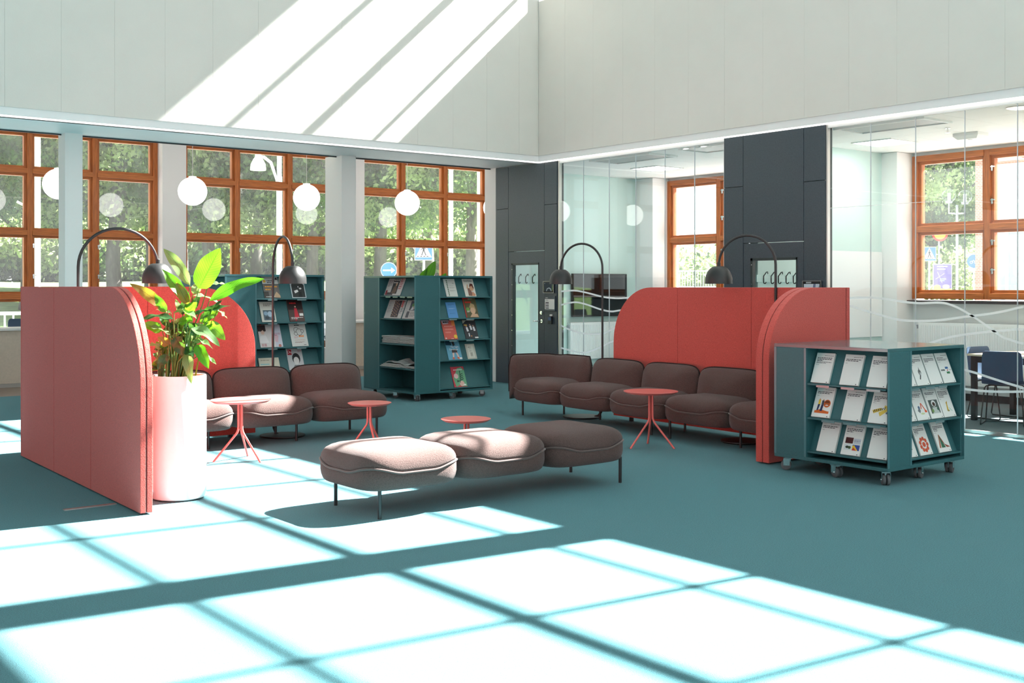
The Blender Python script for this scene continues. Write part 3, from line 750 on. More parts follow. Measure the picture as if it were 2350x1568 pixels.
LV = [  # base, tip, width, depth at base/tip, material, face tilt, droop
 ((675, 535), (908, 128), 250, 0.02, -0.02, M_leafbright, 0.1, 0.0), ((575, 500), (278, 128), 120, 0.05, 0.12, M_leafpale, 0.6, 0.06),
 ((585, 690), (340, 340), 130, 0.0, -0.06, M_leafbright, 0.5, 0.02), ((590, 690), (490, 470), 100, -0.04, -0.08, M_leafbrown, 0.3, 0.0), ((385, 760), (50, 484), 110, -0.03, -0.12, M_leafbrown, 0.4, 0.05),
 ((375, 770), (280, 590), 90, -0.05, -0.08, M_leafbright, 0.2, 0.0), ((790, 655), (1325, 436), 125, 0.0, 0.05, M_leafbright, 0.3, 0.07), ((605, 590), (670, 450), 95, 0.06, 0.10, M_leafpale, 0.2, 0.0),
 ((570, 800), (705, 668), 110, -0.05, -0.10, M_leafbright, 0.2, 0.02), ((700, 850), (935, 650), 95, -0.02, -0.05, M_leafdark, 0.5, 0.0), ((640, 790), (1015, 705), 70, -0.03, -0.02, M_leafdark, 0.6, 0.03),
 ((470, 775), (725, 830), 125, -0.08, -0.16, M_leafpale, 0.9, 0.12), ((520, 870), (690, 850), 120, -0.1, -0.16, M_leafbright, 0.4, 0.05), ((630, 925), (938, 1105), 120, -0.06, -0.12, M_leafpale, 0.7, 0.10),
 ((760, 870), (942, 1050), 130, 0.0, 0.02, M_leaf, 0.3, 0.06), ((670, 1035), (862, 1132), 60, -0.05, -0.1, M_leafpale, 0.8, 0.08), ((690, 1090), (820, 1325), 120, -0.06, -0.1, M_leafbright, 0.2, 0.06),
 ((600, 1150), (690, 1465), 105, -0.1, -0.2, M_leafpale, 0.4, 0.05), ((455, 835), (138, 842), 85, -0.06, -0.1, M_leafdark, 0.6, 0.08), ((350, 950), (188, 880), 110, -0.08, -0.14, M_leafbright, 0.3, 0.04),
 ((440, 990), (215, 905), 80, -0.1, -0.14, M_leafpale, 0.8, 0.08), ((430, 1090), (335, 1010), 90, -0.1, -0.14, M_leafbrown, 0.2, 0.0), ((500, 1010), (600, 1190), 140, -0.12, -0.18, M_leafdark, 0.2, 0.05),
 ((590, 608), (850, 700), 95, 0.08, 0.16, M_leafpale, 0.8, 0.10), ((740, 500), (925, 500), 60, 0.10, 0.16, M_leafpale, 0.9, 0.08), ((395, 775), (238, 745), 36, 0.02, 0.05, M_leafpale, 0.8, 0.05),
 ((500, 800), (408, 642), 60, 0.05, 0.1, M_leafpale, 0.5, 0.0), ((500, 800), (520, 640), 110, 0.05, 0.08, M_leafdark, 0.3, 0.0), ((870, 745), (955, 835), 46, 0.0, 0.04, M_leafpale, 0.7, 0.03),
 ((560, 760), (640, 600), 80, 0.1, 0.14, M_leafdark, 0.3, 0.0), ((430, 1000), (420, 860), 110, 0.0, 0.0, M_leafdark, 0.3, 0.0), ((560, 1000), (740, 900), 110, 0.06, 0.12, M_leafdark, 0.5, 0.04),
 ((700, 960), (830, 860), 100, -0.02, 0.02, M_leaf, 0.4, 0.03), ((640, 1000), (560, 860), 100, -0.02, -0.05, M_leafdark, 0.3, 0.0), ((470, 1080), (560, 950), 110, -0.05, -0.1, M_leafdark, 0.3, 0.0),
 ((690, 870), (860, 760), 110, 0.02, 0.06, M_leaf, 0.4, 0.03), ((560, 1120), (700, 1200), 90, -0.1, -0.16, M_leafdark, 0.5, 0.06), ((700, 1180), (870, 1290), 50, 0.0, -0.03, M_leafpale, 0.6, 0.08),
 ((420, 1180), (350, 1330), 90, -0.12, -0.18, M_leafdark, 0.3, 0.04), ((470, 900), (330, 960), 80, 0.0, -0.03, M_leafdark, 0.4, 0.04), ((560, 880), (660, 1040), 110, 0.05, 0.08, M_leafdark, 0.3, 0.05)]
for (bx, by), (tx, ty), w, d0, d1, m, tilt, dr in LV:
    face = (-FA * (1 - tilt) + UP * tilt + RA * R.uniform(-0.25, 0.25)).normalized()
    b = MB(); leaf_mesh(b, pp(bx, by, d0), pp(tx, ty, d1), w * K, face, R.uniform(0.15, 0.4), dr)
    b.build('leaf', m, lily, smooth=True, angle=180)
    sx = 480 + (bx - 540) * 0.35 + R.uniform(-40, 40); sd = d0 * 0.4 + R.uniform(-0.05, 0.05)
    p0 = pp(sx, 1425, sd); p3 = pp(bx, by, d0)
    p1 = p0.lerp(p3, 0.4) + UP * 0.04 + RA * (sx - bx) * K * 0.12; 
    MB().tube([p0, p1, p0.lerp(p3, 0.75) + UP * 0.015, p3], [0.006, 0.005, 0.004, 0.003], 6).build('stem', M_stem if R.random() < 0.8 else M_leafbrown, lily, smooth=True)
for k in range(26):
    x = R.uniform(390, 640); y = R.uniform(880, 1150); d = R.uniform(-0.09, 0.1)
    MB().tube([pp(470 + (x - 515) * 0.8, 1425, d * 0.7), pp(x, (y + 1425) / 2, d), pp(x + R.uniform(-30, 30), y, d)], [0.006, 0.005, 0.003], 6).build('stem', M_stem, lily, smooth=True)
for k in range(16):
    bx, by = R.uniform(400, 640), R.uniform(900, 1180); d = R.uniform(-0.1, 0.12); an = R.uniform(-0.5, 3.6); ln = R.uniform(110, 190)
    b = MB(); leaf_mesh(b, pp(bx, by, d), pp(bx + math.cos(an) * ln, by - math.sin(an) * ln * 0.8, d + R.uniform(-0.08, 0.08)), R.uniform(60, 100) * K, (-FA * 0.7 + UP * R.uniform(0, 0.8) + RA * R.uniform(-0.3, 0.3)).normalized(), 0.3, 0.06)
    b.build('leaf', R.choice((M_leafdark, M_leafdark, M_leaf, M_leafpale)), lily, smooth=True, angle=180)
    MB().tube([pp(470 + (bx - 515) * 0.7, 1425, d * 0.5), pp(bx, by, d)], 0.004, 5).build('stem', M_stem, lily)
rub = thing('pepper_plant', 'smaller bushy plant with roundish leaves at the planter rim beside the screen edge', 'plant', tuple(pp(300, 1420, -0.05)))
for k in range(30):
    bx, by = R.uniform(270, 350), R.uniform(1080, 1340); d = R.uniform(-0.06, 0.05)
    an = R.uniform(0.2, 2.9); ln = R.uniform(75, 125)
    tx, ty = bx + math.cos(an) * ln * (-1 if R.random() < 0.6 else 0.8), by - math.sin(an) * ln * R.choice((1, 1, -0.4))
    tx = max(tx, 195)
    b = MB(); leaf_mesh(b, pp(bx, by, d), pp(tx, ty, d + R.uniform(-0.06, 0.06)), R.uniform(50, 75) * K, (-FA * 0.6 + UP * R.uniform(0.2, 0.9)).normalized(), 0.25, 0.05, 0.004, 8)
    b.build('leaf', R.choice((M_leafdark, M_leaf, M_leafpale, M_leaf)), rub, smooth=True, angle=180)
    MB().tube([pp(305 + (bx - 300) * 0.4, 1425, d * 0.6), pp(bx, by, d)], 0.003, 5).build('stem', M_stem, rub)

# ------------------------------------------------------------------ pinwheel bookcases on castors
def bookcase(name, x0, y0, S, P, zb, zt, label, bays):
    root = thing(name, label, 'bookcase', (x0 + S / 2, y0 + S / 2, 0), 'teal pinwheel bookcases')
    t = 0.022
    MB().box(x0, x0 + S, y0, y0 + S, zt - 0.026, zt).build('top_board', M_tealtop, root, bevel=0.002)
    MB().box(x0, x0 + S, y0, y0 + S, zb, zb + 0.026).build('bottom_board', M_teal, root, bevel=0.002)
    faces = [Matrix(((0, 1, 0, x0), (-1, 0, 0, y0 + S), (0, 0, 1, 0), (0, 0, 0, 1))),
             Matrix(((1, 0, 0, x0), (0, 1, 0, y0), (0, 0, 1, 0), (0, 0, 0, 1))),
             Matrix(((0, -1, 0, x0 + S), (1, 0, 0, y0), (0, 0, 1, 0), (0, 0, 0, 1))),
             Matrix(((-1, 0, 0, x0 + S), (0, -1, 0, y0 + S), (0, 0, 1, 0), (0, 0, 0, 1)))]
    z0, z1 = zb + 0.026, zt - 0.026
    for k, M in enumerate(faces):
        MB(M).box(t, P, 0.001, t, z0, z1).build('side_panel', M_teal, root, bevel=0.0015)
        MB(M).box(P + t, S - t - 0.001, P, P + t, z0, z1).build('back_panel', M_teal, root)
        MB(M).box(P, P + t, 0.001, t + 0.0008, z0, z1).build('divider', M_teal, root, bevel=0.0015)
        MB(M).box(P + 0.001, P + t - 0.001, -0.0005, 0.0015, z0, z1).build('edge_band', M_tealedge, root)
        MB(M).box(0.0, t, -0.0005, 0.0015, z0, z1).build('edge_band', M_tealedge, root)
        b = bays.get(k)
        if not b: continue
        u0, u1 = P + t + 0.001, S - t - 0.002
        levels = b['levels']
        for i, z in enumerate(levels):
            ztop = (levels[i - 1] - 0.035) if i else z1 - 0.005
            flat = z in b.get('flat', ())
            if flat:
                MB(M).box(u0, u1, 0.012, P - 0.002, z - 0.02, z).build('shelf', M_teal, root)
            else:
                dz = ztop - z; dv = min(dz * 0.40, P - 0.09)
                q = MB(M); q.rings([[(u0, 0.05, z), (u0, 0.05 + dv, ztop), (u0, 0.062 + dv, ztop), (u0, 0.062, z)], [(u1, 0.05, z), (u1, 0.05 + dv, ztop), (u1, 0.062 + dv, ztop), (u1, 0.062, z)]])
                q.build('display_board', M_teal, root)
                MB(M).box(u0, u1, 0.010, 0.064, z - 0.014, z).build('ledge', M_tealedge if False else M_teal, root, bevel=0.0015)
        for (u, z) in b.get('clips', ()):
            MB(M).box(u - 0.06, u + 0.06, 0.006, 0.010, z - 0.026, z - 0.008).build('label_holder', M_label, root)
        for u in (u0 + 0.12, u1 - 0.12):
            MB(M).box(u - 0.008, u + 0.008, P - 0.004, P + 0.001, z1 - 0.06, z1 - 0.044).build('screw_cap', M_black, root)
    ins = 0.085
    for cx in (x0 + ins, x0 + S / 2, x0 + S - ins):
        for cy in (y0 + ins, y0 + S / 2, y0 + S - ins):
            if abs(cx - x0 - S / 2) < 1e-6 and abs(cy - y0 - S / 2) < 1e-6: continue
            a = R.uniform(0, 2 * PI); r = min(0.042, zb * 0.42)
            MM = Matrix.Translation((cx, cy, 0)) @ Matrix.Rotation(a, 4, 'Z')
            c = MB(MM).box(-0.035, 0.035, -0.035, 0.035, zb - 0.005, zb).box(-0.012, 0.03, -0.006, 0.006, r, zb - 0.004)
            c.box(-0.005, 0.045, -0.034, -0.031, r - 0.004, zb - 0.012).box(-0.005, 0.045, 0.031, 0.034, r - 0.004, zb - 0.012).box(-0.02, 0.045, -0.034, 0.034, zb - 0.018, zb - 0.010)
            c.tube([(0.025, -0.038, r), (0.025, 0.038, r)], 0.006, 8)
            co = c.build('castor', M_chrome, root)
            for sy in (-1, 1):
                w = MB(MM)
                pr = [(0.008, 0.004), (r * 0.75, 0.004), (r * 0.97, 0.007), (r, 0.012), (r, 0.020), (r * 0.97, 0.026), (r * 0.75, 0.029), (0.008, 0.029)]
                w.rings([[(0.025 + q * math.cos(2 * PI * k / 20), sy * y, r + q * math.sin(2 * PI * k / 20)) for k in range(20)] for q, y in pr])
                w.build('wheel', M_rubber, co, smooth=True, angle=35)
    return root, faces
def clips(us, zs): return [(u, z) for z in zs for u in us]
low, FL = bookcase('low_bookcase', 7.435, 4.90, 1.06, 0.295, 0.111, 1.034, 'low teal bookcase on castors showing white report booklets on two sides', {
    0: dict(levels=[0.729, 0.457, 0.188], clips=clips([0.47, 0.70, 0.93], [0.729]) + clips([0.52, 0.72, 0.93], [0.457])),
    1: dict(levels=[0.727, 0.455, 0.179], clips=clips([0.36, 0.58, 0.76], [0.727]) + clips([0.36, 0.72], [0.455])),
    2: dict(levels=[0.729, 0.457, 0.188]), 3: dict(levels=[0.729, 0.457, 0.188])})
tall, FT = bookcase('tall_bookcase', 8.10, 12.33, 1.275, 0.385, 0.096, 1.645, 'tall teal bookcase on castors with newspapers on its shaded side and magazines on the other', {
    0: dict(levels=[1.378, 1.072, 0.742, 0.422], flat=(0.742, 0.422), clips=clips([0.62, 0.8, 0.98, 1.15], [1.378])),
    1: dict(levels=[1.363, 1.077, 0.791, 0.517, 0.148], clips=clips([0.9, 0.62], [1.077, 0.791])),
    2: dict(levels=[1.363, 1.077, 0.791, 0.517, 0.148]), 3: dict(levels=[1.363, 1.077, 0.791, 0.517, 0.148])})
tal2, FK = bookcase('tall_bookcase', 5.43, 12.2, 1.28, 0.372, 0.096, 1.642, 'tall teal bookcase behind the left sofa and the round-cornered red screen', {
    0: dict(levels=[1.36, 1.078, 0.781, 0.50, 0.15]),
    1: dict(levels=[1.36, 1.078, 0.781, 0.50, 0.15], clips=clips([0.6, 0.98], [1.36, 1.078, 0.781])),
    2: dict(levels=[1.36, 1.078, 0.781, 0.50, 0.15]), 3: dict(levels=[1.36, 1.078, 0.781, 0.50, 0.15])})

# ------------------------------------------------------------------ printed matter
SL, CL = 0.40 / math.hypot(1, 0.40), 1 / math.hypot(1, 0.40)
def art_mesh(M, w, h, z, art):
    b = MB(M); mats = []
    def mi(c):
        m = paint(c)
        if m not in mats: mats.append(m)
        return mats.index(m)
    def X(x): return (x - 0.5) * w
    def Y(y): return y * h
    for k, a in enumerate(art):
        zz = z + 0.0003 + 0.00012 * k
        if a[0] == 'r':
            _, x0, y0, x1, y1, c = a
            b.add([(X(x0), Y(y0), zz), (X(x1), Y(y0), zz), (X(x1), Y(y1), zz), (X(x0), Y(y1), zz)], [(0, 1, 2, 3)], mi(c))
        elif a[0] == 'c':
            _, x, y, r, c = a[:5]; n = 14; ry = a[5] if len(a) > 5 else r
            b.add([(X(x) + r * w * math.cos(2 * PI * i / n), Y(y) + ry * w * math.sin(2 * PI * i / n), zz) for i in range(n)], [tuple(range(n))], mi(c))
        elif a[0] == 'p':
            b.add([(X(x), Y(y), zz) for x, y in a[1]], [tuple(range(len(a[1])))], mi(a[2]))
        elif a[0] == 't':
            _, x0, x1, y, sz, n, c = a[:7]; rr = random.Random(int(x0 * 977 + y * 3571 + n * 31))
            right = len(a) > 7
            for i in range(n):
                yy = y - i * sz * 1.55; xe = x1 if i < n - 1 else x0 + (x1 - x0) * rr.uniform(0.4, 0.85)
                x = x0 if not right else x1 - (xe - x0)
                end = xe if not right else x1
                while x < end - 0.01:
                    ww = min(rr.uniform(0.05, 0.16), end - x)
                    b.add([(X(x), Y(yy), zz), (X(x + ww), Y(yy), zz), (X(x + ww), Y(yy + sz * 0.72), zz), (X(x), Y(yy + sz * 0.72), zz)], [(0, 1, 2, 3)], mi(c))
                    x += ww + 0.022
    return b, mats
def pub(MF, u, w, h, t, z, name, label, cat, cover, art=(), group=None, texts=(), v=0.0485, roll=0.0, pages=None, mult=1):
    MM = MF @ Matrix(((1, 0, 0, u), (0, SL, -CL, v), (0, CL, SL, z + 0.002), (0, 0, 0, 1))) @ Matrix.Rotation(roll, 4, 'Z')
    o = MM @ Vector((0, 0, t / 2))
    root = thing(name, label, cat, tuple(o), group)
    MB(MM).box(-w / 2 + 0.001, w / 2 - 0.001, 0.001, h - 0.001, 0.0012, t - 0.0008).build('pages', pages or M_pages, root)
    cm = paint(cover)
    c = MB(MM).box(-w / 2, w / 2, 0, h, t - 0.0008, t).box(-w / 2, w / 2, 0, h, 0, 0.0012).box(-w / 2, -w / 2 + 0.0012, 0, h, 0.0012, t - 0.0008)
    c.build('cover', cm, root)
    if art:
        b, mats = art_mesh(MM, w, h, t, art)
        b.build('cover_print', mats, root)
    for (s, x, y, sz, col) in texts:
        text_part('lettering', s, sz * h, MM @ Matrix.Translation(((x - 0.5) * w, y * h, t + 0.0025)), paint(col), root)
    return root
K_ = (35, 35, 38); G_ = (110, 110, 112); WH = (226, 226, 222)
def rep_art(n=3, sub=0, extra=()):
    a = [('t', 0.35, 0.93, 0.905, 0.017, 1, K_, 1), ('t', 0.08, 0.88, 0.825, 0.030, n, K_)]
    y = 0.825 - n * 0.0465
    if sub: a.append(('t', 0.08, 0.9, y, 0.021, sub, K_)); y -= sub * 0.033
    a.append(('t', 0.08, 0.3, y - 0.025, 0.014, 1, G_))
    a += list(extra)
    a += [('c', 0.87, 0.035, 0.032, K_, 0.02)]
    return a
RG = 'white report booklets'
def report(MF, u, z, label, art, w=0.172, h=0.25, t=0.016, **k):
    return pub(MF, u, w, h, t, z, 'report', label, 'booklet', WH, art, RG, **k)
L_, R_ = FL[0], FL[1]
report(L_, 0.42, 0.729, 'thick white report with many title lines, top row of the low bookcase, panel end', rep_art(3, 2))
report(L_, 0.69, 0.729, 'plain white report with a two-line title, middle of the top row on the low bookcase', rep_art(2, 0))
report(L_, 0.935, 0.729, 'white report with a three-line title, top row of the low bookcase, by the corner', rep_art(3, 0))
report(L_, 0.425, 0.457, 'white report with an orange picture of two walking people, low bookcase', rep_art(2, 0, [
    ('r', 0.12, 0.13, 0.9, 0.21, (206, 98, 40)), ('p', [(0.12, 0.2), (0.4, 0.26), (0.9, 0.2)], (206, 98, 40)), ('c', 0.72, 0.46, 0.19, (206, 98, 40)), ('c', 0.72, 0.47, 0.145, (120, 60, 30)),
    ('r', 0.56, 0.44, 0.88, 0.47, (206, 98, 40)), ('c', 0.72, 0.405, 0.09, (230, 200, 190), 0.03),
    ('c', 0.30, 0.585, 0.035, (200, 150, 110)), ('r', 0.24, 0.42, 0.36, 0.565, (225, 190, 60)), ('p', [(0.24, 0.42), (0.36, 0.42), (0.30, 0.22), (0.22, 0.22)], (40, 50, 85)),
    ('c', 0.50, 0.575, 0.035, (200, 150, 110)), ('r', 0.43, 0.40, 0.55, 0.555, (70, 75, 90)), ('p', [(0.43, 0.40), (0.55, 0.40), (0.52, 0.2), (0.40, 0.2)], (35, 45, 80))]))
report(L_, 0.705, 0.457, 'plain white report with a two-line title, middle of the second row on the low bookcase', rep_art(2, 0))
report(L_, 0.945, 0.457, 'white report with a yellow and black striped machine picture, low bookcase', rep_art(3, 1, [
    ('p', [(0.12, 0.40), (0.55, 0.50), (0.62, 0.42), (0.2, 0.30)], (214, 184, 80)), ('p', [(0.45, 0.34), (0.85, 0.50), (0.92, 0.43), (0.55, 0.22)], (214, 184, 80)), ('p', [(0.70, 0.58), (0.90, 0.54), (0.86, 0.47), (0.68, 0.50)], (214, 184, 80))]
    + [('p', [(0.18 + 0.1 * i, 0.33 + 0.02 * i), (0.22 + 0.1 * i, 0.34 + 0.02 * i), (0.27 + 0.1 * i, 0.43 + 0.018 * i), (0.22 + 0.1 * i, 0.42 + 0.018 * i)], (40, 38, 30)) for i in range(6)] + [('c', 0.86, 0.34, 0.05, (90, 100, 110))]))
report(L_, 0.475, 0.188, 'plain white report with a two-line title, bottom row of the low bookcase, by the panel', rep_art(2, 0))
report(L_, 0.70, 0.188, 'white report with four coloured square pictures, bottom row of the low bookcase', rep_art(3, 0, [
    ('r', 0.12, 0.37, 0.52, 0.56, (70, 25, 28)), ('r', 0.55, 0.37, 0.92, 0.54, (190, 195, 205)), ('t', 0.58, 0.9, 0.47, 0.02, 2, (130, 135, 150)), ('r', 0.12, 0.16, 0.50, 0.34, (205, 212, 214)),
    ('c', 0.28, 0.25, 0.10, (40, 55, 40), 0.06), ('c', 0.40, 0.24, 0.07, (60, 80, 45), 0.07), ('r', 0.54, 0.16, 0.92, 0.34, (50, 75, 150)), ('p', [(0.54, 0.16), (0.85, 0.16), (0.62, 0.33), (0.54, 0.3)], (225, 180, 50)), ('p', [(0.54, 0.16), (0.78, 0.16), (0.6, 0.25)], (200, 60, 45))]), t=0.014)
report(L_, 0.745, 0.188, 'report booklet hidden behind the one with four coloured pictures on the low bookcase', (), v=0.066, t=0.012)
report(L_, 0.94, 0.188, 'white report with a three-line title, bottom row of the low bookcase, by the corner', rep_art(3, 0))
report(R_, 0.365, 0.727, 'white report with a bicycle wheel picture, half hidden at the panel of the low bookcase', rep_art(2, 0, [('c', 0.42, 0.33, 0.36, (40, 38, 38)), ('c', 0.42, 0.33, 0.31, WH), ('c', 0.42, 0.33, 0.29, (150, 140, 150)), ('c', 0.42, 0.33, 0.27, (214, 210, 212)), ('r', 0.14, 0.325, 0.70, 0.335, (130, 120, 130)), ('r', 0.41, 0.15, 0.43, 0.52, (130, 120, 130)), ('c', 0.42, 0.33, 0.05, (60, 60, 60))]), t=0.008, v=0.05)
report(R_, 0.545, 0.727, 'white report with a small grey drawing of a thistle-like object, low bookcase', rep_art(3, 0, [('c', 0.5, 0.42, 0.12, (120, 122, 122), 0.13), ('p', [(0.44, 0.42), (0.52, 0.60), (0.56, 0.42)], (95, 97, 98)), ('c', 0.53, 0.38, 0.06, (180, 182, 180)), ('p', [(0.46, 0.33), (0.54, 0.33), (0.40, 0.18), (0.34, 0.2)], (70, 70, 72))]), t=0.008, v=0.0465)
report(R_, 0.735, 0.727, 'white report without a picture between two illustrated ones, top row of the low bookcase', rep_art(3, 0), t=0.008, v=0.048)
report(R_, 0.925, 0.727, 'white report with a small blue and green machine drawing, top row of the low bookcase', rep_art(1, 2, [('r', 0.48, 0.46, 0.72, 0.53, (60, 100, 150)), ('r', 0.50, 0.30, 0.76, 0.37, (60, 120, 80)), ('c', 0.62, 0.415, 0.10, (235, 235, 235), 0.07), ('c', 0.62, 0.415, 0.05, (190, 50, 50), 0.035), ('r', 0.10, 0.40, 0.16, 0.45, K_), ('r', 0.20, 0.40, 0.26, 0.45, K_), ('r', 0.30, 0.40, 0.38, 0.45, K_), ('r', 0.74, 0.42, 0.95, 0.43, K_)]), t=0.008)
report(R_, 0.37, 0.455, 'half hidden white report with a brown landscape picture, second row, low bookcase', rep_art(2, 1, [('r', 0.25, 0.15, 0.75, 0.42, (176, 128, 90)), ('p', [(0.25, 0.15), (0.5, 0.36), (0.75, 0.2), (0.75, 0.15)], (130, 84, 58))]), t=0.008, v=0.05)
report(R_, 0.555, 0.455, 'white report with an orange robot arm drawing, low bookcase', rep_art(2, 1, [('p', [(0.22, 0.30), (0.40, 0.42), (0.46, 0.30), (0.36, 0.22)], (120, 125, 130)), ('c', 0.38, 0.40, 0.08, (90, 110, 140)), ('p', [(0.50, 0.36), (0.58, 0.54), (0.64, 0.54), (0.56, 0.34)], (220, 84, 50)), ('p', [(0.60, 0.54), (0.66, 0.53), (0.86, 0.30), (0.80, 0.28)], (220, 84, 50)), ('r', 0.76, 0.23, 0.92, 0.30, (220, 84, 50)), ('c', 0.55, 0.2, 0.16, (190, 200, 150), 0.04)]), t=0.008)
report(R_, 0.745, 0.455, 'white report with a square photo of a helmeted figure, low bookcase', rep_art(2, 0, [('r', 0.15, 0.16, 0.88, 0.60, (84, 94, 90)), ('c', 0.52, 0.48, 0.18, (225, 226, 224), 0.15), ('c', 0.52, 0.46, 0.11, (70, 48, 40), 0.10), ('p', [(0.26, 0.16), (0.34, 0.36), (0.70, 0.36), (0.82, 0.16)], (185, 192, 186)), ('c', 0.3, 0.25, 0.09, (120, 150, 90)), ('c', 0.74, 0.3, 0.07, (60, 100, 80))]), t=0.01)
report(R_, 0.93, 0.455, 'white report with a small yellow drawing of a tall jointed arm, low bookcase', rep_art(4, 1, [('p', [(0.40, 0.20), (0.52, 0.20), (0.56, 0.42), (0.48, 0.42)], (206, 170, 64)), ('p', [(0.48, 0.42), (0.56, 0.42), (0.62, 0.52), (0.46, 0.46)], (190, 150, 50)), ('c', 0.50, 0.2, 0.1, (150, 140, 80), 0.04), ('p', [(0.58, 0.30), (0.62, 0.30), (0.82, 0.18), (0.78, 0.17)], (140, 190, 170))]), t=0.008)
report(R_, 0.385, 0.179, 'half hidden white report with a green-brown photo, bottom row, low bookcase', rep_art(2, 0, [('r', 0.20, 0.22, 0.72, 0.42, (110, 108, 70)), ('p', [(0.3, 0.3), (0.6, 0.5), (0.72, 0.40)], (40, 48, 36)), ('c', 0.5, 0.3, 0.12, (170, 150, 90), 0.07)]), t=0.008, v=0.05)
report(R_, 0.59, 0.179, 'white report with a ring of orange dots, low bookcase', rep_art(3, 1, [('c', 0.52 + 0.27 * math.cos(2 * PI * i / 9), 0.33 + 0.19 * math.sin(2 * PI * i / 9), 0.095, (205, 88, 62)) for i in range(9)] + [('c', 0.52, 0.33, 0.12, (205, 88, 62))]), t=0.010)
report(R_, 0.855, 0.179, 'white report with a brown and green peaked curve, low bookcase', rep_art(3, 1, [('p', [(0.12, 0.14), (0.32, 0.58), (0.36, 0.56), (0.24, 0.14)], (170, 100, 72)), ('p', [(0.30, 0.14), (0.34, 0.54), (0.48, 0.32), (0.62, 0.14)], (60, 110, 84)), ('p', [(0.32, 0.58), (0.38, 0.54), (0.60, 0.25), (0.95, 0.16), (0.95, 0.14), (0.70, 0.14), (0.45, 0.34)], (140, 70, 52))]), t=0.012)

# magazines on the tall bookcase
MG = 'magazines on the tall bookcases'
def mag(MF, u, z, w, h, label, cover, art, texts=(), t=0.006, name='magazine', **k):
    return pub(MF, u, w, h, t, z, name, label, 'magazine', cover, art, MG, texts, **k)
T1 = FT[1]
mag(T1, 0.635, 1.363, 0.185, 0.255, 'grey-white booklet with a green dotted stripe, top row of the tall bookcase', (205, 206, 200), [('r', 0.24, 0.02, 0.29, 0.95, (120, 150, 120))] + [('r', 0.22, 0.08 + 0.1 * i, 0.31, 0.12 + 0.1 * i, (40, 60, 50)) for i in range(9)] + [('t', 0.72, 0.95, 0.74, 0.03, 1, K_), ('t', 0.4, 0.85, 0.6, 0.014, 1, (90, 150, 110)), ('t', 0.4, 0.9, 0.5, 0.014, 2, G_), ('t', 0.4, 0.9, 0.34, 0.012, 3, G_)])
mag(T1, 0.945, 1.363, 0.18, 0.255, 'pale magazine with a dark-haired painted figure, top row of the tall bookcase', (214, 210, 200), [('p', [(0.30, 0.05), (0.32, 0.45), (0.55, 0.50), (0.72, 0.1), (0.6, 0.03)], (130, 92, 80)), ('c', 0.70, 0.48, 0.20, (196, 150, 118), 0.24), ('p', [(0.50, 0.55), (0.62, 0.74), (0.86, 0.72), (0.92, 0.5), (0.86, 0.4), (0.76, 0.6)], (92, 44, 34)), ('p', [(0.25, 0.45), (0.35, 0.70), (0.42, 0.68), (0.38, 0.45)], (196, 150, 118)), ('p', [(0.6, 0.03), (0.72, 0.3), (0.95, 0.12), (0.9, 0.03)], (200, 140, 110))], [('Devhälsa', 0.48, 0.88, 0.15, (40, 50, 60))])
mag(T1, 0.655, 1.077, 0.16, 0.225, 'small plain light-blue booklet, second row of the tall bookcase', (86, 142, 196), [('t', 0.2, 0.85, 0.88, 0.02, 3, (60, 105, 155)), ('t', 0.2, 0.85, 0.6, 0.015, 2, (190, 210, 230)), ('t', 0.2, 0.8, 0.3, 0.012, 3, (60, 105, 155))])
mag(T1, 0.975, 1.077, 0.215, 0.285, 'magazine with a red spine and an outdoor portrait under red lettering, tall bookcase', (92, 88, 62), [('r', 0, 0, 0.05, 1, (196, 40, 44)), ('r', 0.0, 0.94, 0.5, 1, (196, 40, 44)), ('t', 0.14, 0.95, 0.74, 0.11, 1, (214, 60, 50)), ('c', 0.62, 0.36, 0.20, (206, 168, 138), 0.24), ('p', [(0.38, 0.5), (0.55, 0.74), (0.8, 0.66), (0.88, 0.3), (0.74, 0.5)], (178, 150, 108)), ('c', 0.25, 0.42, 0.14, (110, 150, 74)), ('p', [(0.3, 0.02), (0.5, 0.2), (0.9, 0.18), (0.98, 0.02)], (196, 160, 132)), ('t', 0.15, 0.4, 0.32, 0.03, 2, (230, 230, 220)), ('t', 0.4, 0.95, 0.93, 0.03, 1, (220, 220, 210))])
mag(T1, 0.62, 0.791, 0.215, 0.275, 'coral-red magazine with faint large letters and a yellow badge, tall bookcase', (205, 96, 84), [('p', [(0.0, 1), (0.62, 1), (0.5, 0.8), (0.1, 0.78)], (196, 170, 180)), ('r', 0.75, 0.7, 1, 1, (226, 130, 74)), ('t', 0.12, 0.85, 0.86, 0.09, 1, K_), ('t', 0.16, 0.8, 0.64, 0.10, 3, (222, 140, 130)), ('c', 0.86, 0.14, 0.13, (232, 190, 70)), ('c', 0.12, 0.06, 0.05, (240, 230, 220)), ('t', 0.5, 0.95, 0.02, 0.03, 1, (240, 235, 225))])
mag(T1, 0.967, 0.791, 0.215, 0.27, 'dark magazine with three standing musicians in white, tall bookcase', (58, 58, 62), [('p', [(0, 0.8), (0.3, 0.97), (0.9, 0.95), (0.95, 1), (0, 1)], (170, 172, 160)), ('r', 0.08, 0.70, 0.3, 0.76, (200, 160, 70))] + [q for x, y in ((0.25, 0.42), (0.55, 0.5), (0.78, 0.44)) for q in (('p', [(x - 0.08, y + 0.18), (x + 0.06, y + 0.2), (x + 0.1, y - 0.02), (x - 0.04, y - 0.04)], (222, 220, 224)), ('c', x - 0.02, y + 0.24, 0.05, (200, 150, 130)))] + [('r', 0.28, 0.12, 0.36, 0.30, (210, 210, 214)), ('c', 0.48, 0.14, 0.04, (230, 150, 80)), ('r', 0.72, 0.02, 0.98, 0.09, (226, 226, 222))])
